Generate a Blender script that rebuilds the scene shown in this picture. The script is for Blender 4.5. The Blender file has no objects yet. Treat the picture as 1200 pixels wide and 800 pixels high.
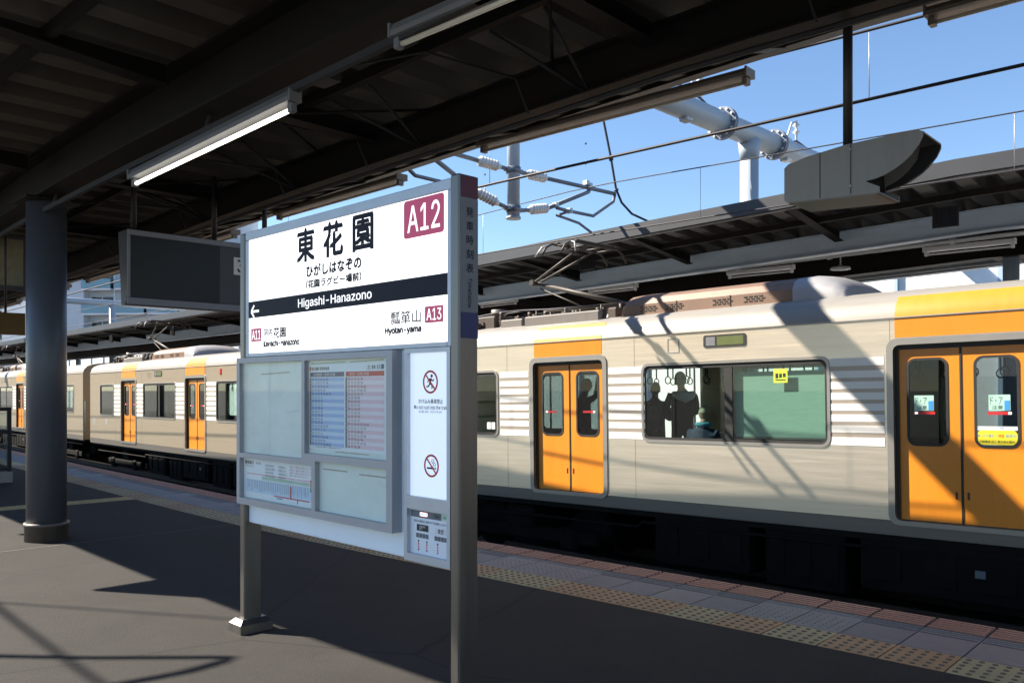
import bpy, bmesh, math, random
from mathutils import Vector, Matrix
R = math.radians
random.seed(7)
SC = bpy.context.scene
COL = SC.collection

# ------------------------------------------------------------------ camera
EYE = 1.55
cam_d = bpy.data.cameras.new("camera")
cam_d.sensor_width = 36.0
cam_d.lens = 30.0
cam_d.shift_y = 56 / 1200
cam_d.clip_start = 0.05
cam_d.clip_end = 5000
cam = bpy.data.objects.new("camera", cam_d)
cam.location = (0, 0, EYE)
cam.rotation_euler = (R(90), 0, 0)
COL.objects.link(cam)
SC.camera = cam

# ------------------------------------------------------------------ sun direction (k: drop per metre across the track, r: run along the track per metre across)
K_DROP, K_RUN = 1.75, 1.72
A_NEAR, A_FAR = R(42.2), R(47.0)          # heading of the line against the picture plane: a gentle curve
_am = R(43.6)
_lx = K_RUN * math.cos(_am) + math.sin(_am)
_ly = -K_RUN * math.sin(_am) + math.cos(_am)
LIGHT = Vector((_lx, _ly, -K_DROP)).normalized()
SUN_EL = math.asin(-LIGHT.z)
SUN_AZ = math.atan2(-LIGHT.x, -LIGHT.y)
w = bpy.data.worlds.new("World")
SC.world = w
w.use_nodes = True
nt = w.node_tree
bg = nt.nodes["Background"]
sky = nt.nodes.new("ShaderNodeTexSky")
sky.sky_type = 'NISHITA'
sky.sun_disc = False
sky.sun_elevation = SUN_EL
sky.sun_rotation = SUN_AZ % (2 * math.pi)
sky.air_density = 1.0
sky.dust_density = 0.0
sky.ozone_density = 4.5
bg.inputs[1].default_value = 0.070
nt.links.new(sky.outputs[0], bg.inputs[0])
sd = bpy.data.lights.new("sun", 'SUN')
sd.energy = 5.0
sd.angle = R(0.55)
sd.color = (1.0, 0.90, 0.76)
so = bpy.data.objects.new("sun", sd)
so.rotation_euler = LIGHT.to_track_quat('-Z', 'Y').to_euler()
so.location = (-30, -10, 40)
COL.objects.link(so)
SC.view_settings.view_transform = 'Standard'
SC.view_settings.look = 'None'
SC.view_settings.exposure = 1.58
SC.view_settings.gamma = 1.0
SC.cycles.max_bounces = 8
SC.cycles.transparent_max_bounces = 16
SC.cycles.use_denoising = True

# ------------------------------------------------------------------ the line: u along the platform, v across it towards the train
E0 = (-0.322, 8.708)
UB = -5.0
KAP = (A_FAR - A_NEAR) / -UB
def base(u):
    x, y = E0
    uu = min(max(u, UB), 0.0)
    if uu < 0:
        a = A_NEAR - KAP * uu
        x += (math.sin(A_NEAR) - math.sin(a)) / KAP
        y += (math.cos(A_NEAR) - math.cos(a)) / KAP
    if u > 0:
        x += math.cos(A_NEAR) * u; y -= math.sin(A_NEAR) * u; a = A_NEAR
    elif u < UB:
        x += math.cos(A_FAR) * (u - UB); y -= math.sin(A_FAR) * (u - UB); a = A_FAR
    else:
        a = A_NEAR - KAP * uu
    return x, y, a
def P(u, v, z=0.0):
    x, y, a = base(u)
    return Vector((x + math.sin(a) * v, y + math.cos(a) * v, z))
def dip(u):                                  # the line falls gently towards the far end
    return -0.4 * (1 - math.exp((min(u, 3.0) - 3.0) / 9.0))
def PC(u, v, z=0.0):
    return P(u, v, z + dip(u))
def rotz(u): return -base(u)[2]

# ------------------------------------------------------------------ materials
def mat(name, col, rough=0.6, metal=0.0, var=0.12, scale=6.0, stretch=(1, 1, 1), bump=0.0, bscale=None, emit=None, estr=0.0,
        dirt=None, dirt_amt=0.0, dirt_scale=1.5, rvar=0.0, spec=0.5, aniso=0.0, coat=0.0):
    m = bpy.data.materials.new(name)
    m.use_nodes = True
    t = m.node_tree; n = t.nodes; l = t.links
    b = n["Principled BSDF"]
    b.inputs["Roughness"].default_value = rough
    b.inputs["Metallic"].default_value = metal
    b.inputs["Specular IOR Level"].default_value = spec
    b.inputs["Anisotropic"].default_value = aniso
    b.inputs["Coat Weight"].default_value = coat
    tc = n.new("ShaderNodeTexCoord"); mp = n.new("ShaderNodeMapping")
    mp.inputs["Scale"].default_value = stretch
    l.new(tc.outputs["Object"], mp.inputs[0])
    nz = n.new("ShaderNodeTexNoise"); nz.inputs["Scale"].default_value = scale; nz.inputs["Detail"].default_value = 6
    nz.inputs["Roughness"].default_value = 0.65
    l.new(mp.outputs[0], nz.inputs[0])
    rp = n.new("ShaderNodeValToRGB")
    c = Vector(col[:3])
    rp.color_ramp.elements[0].position = 0.3; rp.color_ramp.elements[1].position = 0.7
    rp.color_ramp.elements[0].color = (*(c * (1 - var)), 1); rp.color_ramp.elements[1].color = (*(c * (1 + var)), 1)
    l.new(nz.outputs[0], rp.inputs[0])
    out = rp.outputs[0]
    if dirt:
        n2 = n.new("ShaderNodeTexNoise"); n2.inputs["Scale"].default_value = dirt_scale; n2.inputs["Detail"].default_value = 8
        n2.inputs["Roughness"].default_value = 0.7
        l.new(mp.outputs[0], n2.inputs[0])
        r2 = n.new("ShaderNodeValToRGB"); r2.color_ramp.elements[0].position = 0.48; r2.color_ramp.elements[1].position = 0.72
        r2.color_ramp.elements[1].color = (dirt_amt,) * 3 + (1,)
        l.new(n2.outputs[0], r2.inputs[0])
        mx = n.new("ShaderNodeMix"); mx.data_type = 'RGBA'
        l.new(r2.outputs[0], mx.inputs[0]); l.new(out, mx.inputs[6]); mx.inputs[7].default_value = (*dirt, 1)
        out = mx.outputs[2]
    l.new(out, b.inputs["Base Color"])
    if rvar:
        mr = n.new("ShaderNodeMapRange"); mr.inputs[3].default_value = rough - rvar; mr.inputs[4].default_value = rough + rvar
        l.new(nz.outputs[0], mr.inputs[0]); l.new(mr.outputs[0], b.inputs["Roughness"])
    if bump:
        n3 = n.new("ShaderNodeTexNoise"); n3.inputs["Scale"].default_value = bscale or scale * 4; n3.inputs["Detail"].default_value = 4
        l.new(mp.outputs[0], n3.inputs[0])
        bp = n.new("ShaderNodeBump"); bp.inputs["Strength"].default_value = bump; bp.inputs["Distance"].default_value = 0.01
        l.new(n3.outputs[0], bp.inputs["Height"]); l.new(bp.outputs[0], b.inputs["Normal"])
    if emit:
        b.inputs["Emission Color"].default_value = (*emit, 1); b.inputs["Emission Strength"].default_value = estr
    return m

def glass_mat(name, tint, refl=1.0, rough=0.02):
    m = bpy.data.materials.new(name); m.use_nodes = True
    t = m.node_tree; n = t.nodes; l = t.links
    n.remove(n["Principled BSDF"])
    tr = n.new("ShaderNodeBsdfTransparent"); tr.inputs[0].default_value = (*tint, 1)
    gl = n.new("ShaderNodeBsdfGlossy"); gl.inputs["Roughness"].default_value = rough
    lw = n.new("ShaderNodeLayerWeight"); lw.inputs[0].default_value = 0.5
    pw = n.new("ShaderNodeMath"); pw.operation = 'POWER'; pw.inputs[1].default_value = 4.5
    l.new(lw.outputs["Facing"], pw.inputs[0])
    ml = n.new("ShaderNodeMath"); ml.operation = 'MULTIPLY_ADD'; ml.inputs[1].default_value = 0.9 * refl; ml.inputs[2].default_value = 0.03 * refl
    l.new(pw.outputs[0], ml.inputs[0])
    mx = n.new("ShaderNodeMixShader")
    l.new(ml.outputs[0], mx.inputs[0]); l.new(tr.outputs[0], mx.inputs[1]); l.new(gl.outputs[0], mx.inputs[2])
    l.new(mx.outputs[0], n["Material Output"].inputs[0])
    return m

M = {}
M['asphalt'] = mat("asphalt", (0.030, 0.0277, 0.026), 0.85, var=0.16, scale=2.2, bump=0.6, bscale=140, dirt=(0.048, 0.0445, 0.0415), dirt_amt=0.55, dirt_scale=0.8, spec=0.3)
def weather(m, spots=True):
    t = m.node_tree; n = t.nodes; l = t.links; b = n["Principled BSDF"]
    src = b.inputs["Base Color"].links[0].from_socket
    tc = n.new("ShaderNodeTexCoord")
    def layer(src, fac, col):
        mx = n.new("ShaderNodeMix"); mx.data_type = 'RGBA'; l.new(fac, mx.inputs[0]); l.new(src, mx.inputs[6]); mx.inputs[7].default_value = (*col, 1); return mx.outputs[2]
    def ramp(sock, p0, p1, v0, v1):
        q = n.new("ShaderNodeMapRange"); q.inputs[1].default_value = p0; q.inputs[2].default_value = p1; q.inputs[3].default_value = v0; q.inputs[4].default_value = v1
        l.new(sock, q.inputs[0]); return q.outputs[0]
    vo = n.new("ShaderNodeTexVoronoi"); vo.inputs["Scale"].default_value = 2.1; l.new(tc.outputs["Object"], vo.inputs[0])   # old gum
    src = layer(src, ramp(vo.outputs["Distance"], .045, .07, .55, 0), (.022, .021, .020))
    vp = n.new("ShaderNodeTexVoronoi"); vp.inputs["Scale"].default_value = 95; l.new(tc.outputs["Object"], vp.inputs[0])    # stone grains
    src = layer(src, ramp(vp.outputs["Distance"], .10, .28, .5, 0), (.085, .08, .075))
    nz = n.new("ShaderNodeTexNoise"); nz.inputs["Scale"].default_value = 1.1; nz.inputs["Detail"].default_value = 3; l.new(tc.outputs["Object"], nz.inputs[0])
    mp = n.new("ShaderNodeMix"); mp.data_type = 'RGBA'; mp.inputs[0].default_value = .16; l.new(tc.outputs["Object"], mp.inputs[6]); l.new(nz.outputs["Color"], mp.inputs[7])
    vc = n.new("ShaderNodeTexVoronoi"); vc.feature = 'DISTANCE_TO_EDGE'; vc.inputs["Scale"].default_value = .33; l.new(mp.outputs[2], vc.inputs[0])
    src = layer(src, ramp(vc.outputs["Distance"], .0, .0035, .8, 0), (.012, .0115, .011))
    n5 = n.new("ShaderNodeTexNoise"); n5.inputs["Scale"].default_value = .55; n5.inputs["Detail"].default_value = 7; n5.inputs["Roughness"].default_value = .75; l.new(tc.outputs["Object"], n5.inputs[0])
    src = layer(src, ramp(n5.outputs[0], .52, .68, 0, .4), (.021, .0198, .019))
    l.new(src, b.inputs["Base Color"])
weather(M['asphalt'])
M['seam'] = mat("seam_filler", (0.14, 0.135, 0.125), 0.9)
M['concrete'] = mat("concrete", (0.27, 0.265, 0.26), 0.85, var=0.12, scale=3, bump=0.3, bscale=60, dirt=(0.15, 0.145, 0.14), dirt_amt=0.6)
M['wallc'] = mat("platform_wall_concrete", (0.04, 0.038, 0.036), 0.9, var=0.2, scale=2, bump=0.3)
M['ballast'] = mat("ballast", (0.03, 0.027, 0.025), 0.95, var=0.35, scale=14, bump=1.0, bscale=25)
M['ground'] = mat("ground", (0.12, 0.11, 0.1), 0.95, var=0.2, scale=0.05)
M['ytile'] = mat("yellow_tactile_tile", (0.58, 0.44, 0.21), 0.62, var=0.14, scale=5, bump=0.15, dirt=(0.20, 0.16, 0.10), dirt_amt=0.6, dirt_scale=4)
M['ytile2'] = mat("worn_yellow_tactile_tile", (0.58, 0.31, 0.13), 0.58, var=0.14, scale=5, bump=0.15, dirt=(0.22, 0.15, 0.09), dirt_amt=0.6, dirt_scale=4)
M['dome'] = mat("shaded_tile_dome", (0.17, 0.125, 0.075), 0.6, var=0.2, scale=8)  # dark domes: their shading is put into the colour
M['gtile'] = mat("grey_paving_tile", (0.20, 0.20, 0.215), 0.6, var=0.12, scale=6, bump=0.15, dirt=(0.12, 0.12, 0.125), dirt_amt=0.6, dirt_scale=4)
M['gtile2'] = mat("pale_grey_paving_tile", (0.235, 0.23, 0.235), 0.55, var=0.12, scale=6, bump=0.15, dirt=(0.14, 0.14, 0.14), dirt_amt=0.6, dirt_scale=4)
M['redridge'] = mat("red_edge_rib", (0.54, 0.24, 0.16), 0.55, var=0.18, scale=9, dirt=(0.36, 0.17, 0.11), dirt_amt=0.5, dirt_scale=5)
M['redtile'] = mat("dark_edge_tile", (0.10, 0.075, 0.07), 0.7, var=0.15, scale=6)
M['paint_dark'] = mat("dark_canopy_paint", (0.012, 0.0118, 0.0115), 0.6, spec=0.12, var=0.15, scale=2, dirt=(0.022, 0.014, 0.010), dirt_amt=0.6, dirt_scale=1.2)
M['roofsheet'] = mat("folded_roof_sheet", (0.085, 0.079, 0.067), 0.65, spec=0.12, var=0.12, scale=1.2, dirt=(0.05, 0.042, 0.034), dirt_amt=0.6)
M['oroof'] = mat("grey_roof_sheet", (0.038, 0.038, 0.039), 0.55, spec=0.2, var=0.12, scale=1.2, dirt=(0.025, 0.023, 0.022), dirt_amt=0.5)
M['fascia'] = mat("fascia_sheet", (0.045, 0.041, 0.037), 0.5, var=0.12, scale=2, stretch=(1, 1, 6), dirt=(0.08, 0.045, 0.03), dirt_amt=0.5)
M['ofascia'] = mat("blue_grey_fascia", (0.040, 0.043, 0.048), 0.5, var=0.1, scale=2, dirt=(0.04, 0.04, 0.042), dirt_amt=0.5)
M['column'] = mat("blue_grey_column_paint", (0.075, 0.083, 0.10), 0.36, var=0.07, scale=2, stretch=(1, 1, 0.3), spec=0.5)
M['collar'] = mat("worn_steel_collar", (0.15, 0.135, 0.12), 0.5, 0.4, var=0.2, scale=7, dirt=(0.12, 0.06, 0.03), dirt_amt=0.6, dirt_scale=5)
M['obeam'] = mat("pale_blue_beam_paint", (0.36, 0.47, 0.60), 0.45, var=0.06, scale=2, stretch=(1, 1, 3), dirt=(0.30, 0.38, 0.47), dirt_amt=0.5)
M['galv'] = mat("galvanised_steel", (0.50, 0.53, 0.56), 0.5, 0.35, var=0.08, scale=4, dirt=(0.36, 0.37, 0.38), dirt_amt=0.5)
M['portal'] = mat("pale_portal_paint", (0.34, 0.39, 0.45), 0.4, 0.0, var=0.06, scale=3, dirt=(0.27, 0.29, 0.31), dirt_amt=0.4)
M['steelpost'] = mat("brushed_post_steel", (0.18, 0.17, 0.155), 0.36, 0.85, var=0.10, scale=5, stretch=(8, 8, 0.4), rvar=0.1)
M['alu'] = mat("aluminium_frame", (0.50, 0.53, 0.57), 0.42, 0.4, var=0.06, scale=4, dirt=(0.34, 0.34, 0.34), dirt_amt=0.35, dirt_scale=3)
M['caseframe'] = mat("grey_case_frame", (0.38, 0.39, 0.41), 0.45, 0.2, var=0.06, scale=4)
M['signwhite'] = mat("lit_sign_face", (0.85, 0.85, 0.85), 0.35, var=0.01, emit=(1.0, 1.0, 1.0), estr=0.56)
M['signpanel'] = mat("white_sign_panel", (0.84, 0.93, 0.98), 0.35, var=0.03, scale=3, dirt=(0.78, 0.87, 0.92), dirt_amt=0.35)
M['glowpanel'] = mat("glow_notice_face", (0.74, 0.80, 0.88), 0.3, var=0.02, emit=(0.72, 0.84, 1.0), estr=0.20)  # added glow stands in for skylight on the notice
M['navy'] = mat("navy_print", (0.012, 0.014, 0.026), 0.55, var=0.05, spec=0.2)
M['maroon'] = mat("maroon_print", (0.34, 0.030, 0.085), 0.4, var=0.03, emit=(0.5, 0.06, 0.15), estr=0.16)
M['maroon2'] = mat("dark_maroon_print", (0.105, 0.010, 0.025), 0.4, var=0.05)
M['blueprint'] = mat("deep_blue_print", (0.012, 0.022, 0.13), 0.4, var=0.05)
M['printwhite'] = mat("white_print", (0.85, 0.85, 0.85), 0.4, var=0.01, emit=(1, 1, 1), estr=0.35)
M['flatwhite'] = mat("white_sticker", (0.75, 0.76, 0.77), 0.5, var=0.03)
M['black'] = mat("black_print", (0.02, 0.02, 0.022), 0.5, var=0.05)
M['red'] = mat("red_print", (0.55, 0.02, 0.025), 0.45, var=0.05)
M['green'] = mat("green_print", (0.05, 0.30, 0.10), 0.5)
M['postergrey'] = mat("greenish_case_back", (0.76, 0.82, 0.78), 0.5, var=0.10, scale=2.5, stretch=(1, 1, 1.6), dirt=(0.84, 0.89, 0.86), dirt_amt=0.6, dirt_scale=1.8)
M['paper'] = mat("timetable_paper", (0.84, 0.87, 0.90), 0.6, var=0.03)
M['paperblue'] = mat("pale_blue_row", (0.40, 0.54, 0.82), 0.6, var=0.03)
M['paperblue2'] = mat("paler_blue_row", (0.62, 0.74, 0.90), 0.6, var=0.03)
M['paperpink'] = mat("pale_pink_row", (0.84, 0.60, 0.66), 0.6, var=0.03)
M['paperpink2'] = mat("paler_pink_row", (0.88, 0.78, 0.84), 0.6, var=0.03)
M['postgrey'] = mat("grey_post_face", (0.20, 0.21, 0.235), 0.5, var=0.06)
M['tape'] = mat("brown_tape_stain", (0.42, 0.36, 0.27), 0.7)
M['postdark'] = mat("dim_print", (0.16, 0.17, 0.19), 0.6)
M['glasscase'] = glass_mat("case_glass", (0.97, 0.99, 0.98), 0.4, 0.03)
M['glass'] = glass_mat("train_glass", (0.76, 0.85, 0.83), 1.0, 0.015)
M['glassdoor'] = glass_mat("door_glass", (0.40, 0.46, 0.47), 1.0, 0.015)
M['glassback'] = glass_mat("far_side_glass", (0.80, 0.88, 0.86), 0.6, 0.02)
M['stainless'] = mat("brushed_stainless", (0.76, 0.655, 0.525), 0.40, 0.95, var=0.075, scale=3.0, stretch=(0.30, 1, 11), rvar=0.09, bump=0.05, bscale=7, dirt=(0.63, 0.525, 0.40), dirt_amt=0.45, dirt_scale=0.8)
M['stainless_off_glare'] = mat("off_glare_stainless", (0.34, 0.285, 0.215), 0.5, 0.5, var=0.06, scale=3.0, stretch=(0.35, 1, 26), rvar=0.06, dirt=(0.27, 0.225, 0.175), dirt_amt=0.5, dirt_scale=0.8)  # far-car steel, glare fall-off along the train put into the colour
M['steeltrim'] = mat("steel_trim", (0.33, 0.31, 0.285), 0.38, 0.6, var=0.05)
M['carroof'] = mat("car_roof_paint", (0.25, 0.238, 0.218), 0.5, 0.1, var=0.06, scale=2, stretch=(0.5, 1, 3), dirt=(0.18, 0.165, 0.14), dirt_amt=0.6)
M['skirt'] = mat("car_sill_steel", (0.17, 0.155, 0.14), 0.5, 0.6, var=0.06, scale=2, stretch=(0.4, 1, 14))
M['orange'] = mat("orange_door_paint", (0.68, 0.232, 0.014), 0.36, var=0.05, scale=2.5, stretch=(2, 1, .5), dirt=(0.52, 0.185, 0.015), dirt_amt=0.35, dirt_scale=2.2, rvar=0.08)
M['whiteband'] = mat("white_band", (0.80, 0.79, 0.77), 0.45, var=0.03)
M['bandgap'] = mat("band_gap_steel", (0.36, 0.31, 0.26), 0.4, 0.3, var=0.05)
M['rubber'] = mat("black_rubber", (0.018, 0.018, 0.018), 0.6)
M['interior'] = mat("interior_panel", (0.36, 0.36, 0.35), 0.6, var=0.04)
M['interiorfloor'] = mat("interior_floor", (0.12, 0.12, 0.12), 0.6)
M['seatcloth'] = mat("seat_moquette", (0.05, 0.06, 0.10), 0.9, var=0.3, scale=30)
M['blind'] = mat("pale_green_blind", (0.42, 0.56, 0.47), 0.8, var=0.07, scale=8, stretch=(1, 1, 8))
M['acbody'] = mat("brown_cooler_body", (0.20, 0.13, 0.097), 0.55, 0.15, var=0.10, scale=2.5, dirt=(0.14, 0.085, 0.06), dirt_amt=0.7, dirt_scale=1.4)
M['accap'] = mat("pale_cooler_cap", (0.32, 0.32, 0.34), 0.45, 0.1, var=0.05, dirt=(0.24, 0.23, 0.22), dirt_amt=0.5)
M['roofgear'] = mat("roof_gear_grey", (0.07, 0.06, 0.054), 0.6, 0.3, var=0.25, scale=5, dirt=(0.12, 0.07, 0.045), dirt_amt=0.6, dirt_scale=4)
M['gearbox'] = mat("grey_roof_box", (0.17, 0.155, 0.145), 0.5, 0.2, var=0.08)
M['under'] = mat("underframe_black", (0.010, 0.0095, 0.009), 0.8, 0.0, spec=0.12, var=0.3, scale=5)
M['rail'] = mat("rail_steel", (0.13, 0.10, 0.08), 0.45, 0.6, var=0.2)
M['lcd'] = mat("display_green", (0.10, 0.12, 0.04), 0.4, emit=(0.35, 0.42, 0.12), estr=0.02)
M['lamphouse'] = mat("lamp_housing", (0.15, 0.155, 0.165), 0.5, var=0.06, dirt=(0.10, 0.09, 0.08), dirt_amt=0.5)
M['lampedge'] = mat("weathered_lamp_housing", (0.24, 0.21, 0.18), 0.5, var=0.12, dirt=(0.20, 0.10, 0.05), dirt_amt=0.5, dirt_scale=3)
M['tubeoff'] = mat("unlit_tube", (0.62, 0.58, 0.48), 0.3, var=0.03)
M['tubeon'] = mat("lit_tube", (0.9, 0.9, 0.9), 0.3, emit=(1.0, 0.93, 0.80), estr=1.6)
M['lampwhite'] = mat("white_lamp_housing", (0.62, 0.64, 0.66), 0.45, var=0.04)
M['conduit'] = mat("conduit_paint", (0.035, 0.036, 0.04), 0.6, spec=0.15, var=0.08)
M['oconduit'] = mat("pale_conduit", (0.50, 0.53, 0.57), 0.5, var=0.08)
M['wire'] = mat("copper_wire_dark", (0.035, 0.035, 0.042), 0.55, 0.4)
M['insul'] = mat("white_porcelain", (0.68, 0.67, 0.65), 0.25, var=0.05)
M['armsteel'] = mat("cantilever_steel", (0.17, 0.19, 0.23), 0.45, 0.4, var=0.08)
M['panto'] = mat("pantograph_steel", (0.05, 0.042, 0.036), 0.55, 0.2, var=0.2)
M['dropper'] = mat("dropper_wire", (0.42, 0.43, 0.46), 0.5, 0.4)
M['tvbody'] = mat("display_housing", (0.05, 0.052, 0.06), 0.45, var=0.06)
M['tvframe'] = mat("display_bezel", (0.19, 0.19, 0.21), 0.4, 0.2, var=0.05)
M['tvscreen'] = mat("dark_screen", (0.012, 0.013, 0.014), 0.30, var=0.05, spec=0.25)
M['hood'] = mat("grey_hood_paint", (0.24, 0.235, 0.225), 0.5, var=0.06, scale=3, stretch=(6, 6, 0.5), dirt=(0.14, 0.125, 0.11), dirt_amt=0.5)
M['hoodin'] = mat("hood_inside_black", (0.02, 0.02, 0.022), 0.7)
M['pole'] = mat("dark_hanger_pole", (0.030, 0.030, 0.033), 0.5, 0.2)
M['brown'] = mat("brown_board", (0.13, 0.075, 0.012), 0.5, var=0.06)
M['mapposter'] = mat("map_poster", (0.26, 0.24, 0.15), 0.6, var=0.35, scale=6, dirt=(0.16, 0.20, 0.14), dirt_amt=0.8, dirt_scale=4)
M['brightwall'] = mat("white_trackside_wall", (0.80, 0.80, 0.80), 0.6, var=0.03, scale=0.6, dirt=(0.62, 0.62, 0.62), dirt_amt=0.3, dirt_scale=0.5)
M['apt'] = mat("grey_apartment_wall", (0.52, 0.57, 0.63), 0.8, var=0.05, scale=0.3)
M['apt2'] = mat("pale_apartment_wall", (0.68, 0.71, 0.75), 0.8, var=0.04, scale=0.3)
M['aptglass'] = mat("balcony_glass", (0.16, 0.30, 0.38), 0.2, var=0.1, scale=0.4)
M['aptdark'] = mat("window_dark_glass", (0.03, 0.04, 0.05), 0.12, var=0.2, scale=0.5)
M['skin'] = mat("skin", (0.36, 0.21, 0.15), 0.6, var=0.05)
M['cloth_black'] = mat("black_cloth", (0.014, 0.0135, 0.015), 0.9, spec=0.2, var=0.2, scale=20)
M['cloth_navy'] = mat("navy_cloth", (0.025, 0.035, 0.075), 0.85, var=0.2, scale=20)
M['cloth_grey'] = mat("grey_cloth", (0.10, 0.10, 0.11), 0.85, var=0.2, scale=20)
M['cloth_brown'] = mat("dark_brown_cloth", (0.05, 0.032, 0.03), 0.85, var=0.2, scale=20)
M['beanie'] = mat("beige_knit", (0.36, 0.33, 0.24), 0.9, var=0.2, scale=40)
M['cap_grey'] = mat("grey_cap_cloth", (0.05, 0.05, 0.055), 0.85)
M['hair'] = mat("black_hair", (0.008, 0.007, 0.006), 0.8, spec=0.15)
M['teal'] = mat("teal_scarf_cloth", (0.06, 0.26, 0.36), 0.85)
M['pale_cloth'] = mat("pale_hood_cloth", (0.78, 0.82, 0.86), 0.85)
M['pack'] = mat("worn_backpack_cloth", (0.15, 0.10, 0.11), 0.85, var=0.3, scale=12)
M['stickeryellow'] = mat("yellow_sticker", (0.70, 0.62, 0.03), 0.5, var=0.04)
M['stickergreen'] = mat("lime_sticker", (0.50, 0.66, 0.06), 0.5, var=0.04)
M['stickerblue'] = mat("blue_sticker", (0.04, 0.25, 0.55), 0.5)
M['stickermint'] = mat("mint_sticker", (0.36, 0.58, 0.50), 0.5)
M['strap'] = mat("strap_grey", (0.06, 0.06, 0.06), 0.6)
M['windbreak'] = glass_mat("windbreak_glass", (0.75, 0.80, 0.80), 1.0)

# ------------------------------------------------------------------ object helpers
KIDS = {}
def link(o, parent=None):
    COL.objects.link(o)
    if parent is not None:
        o.parent = parent
        KIDS.setdefault(parent.name, []).append(o)
    return o
def props(o, label=None, cat=None, group=None, kind=None):
    if label: o['label'] = label
    if cat: o['category'] = cat
    if group: o['group'] = group
    if kind: o['kind'] = kind
    return o
def thing(name, label, cat, loc=(0, 0, 0), rot=(0, 0, 0), group=None):
    o = bpy.data.objects.new(name, None)
    o.empty_display_size = 0.2
    o.location = loc; o.rotation_euler = rot
    link(o)
    return props(o, label, cat, group)
def uthing(name, label, cat, u, v, z=0.0, group=None, dips=False, turn=0.0):
    p = PC(u, v, z) if dips else P(u, v, z)
    return thing(name, label, cat, p, (0, 0, rotz(u) + turn), group)
def copy_tree(o, parent=None, keep=False):
    c = o.copy()
    link(c, parent)
    for ch in KIDS.get(o.name, []):
        copy_tree(ch, c)
    return c

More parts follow.
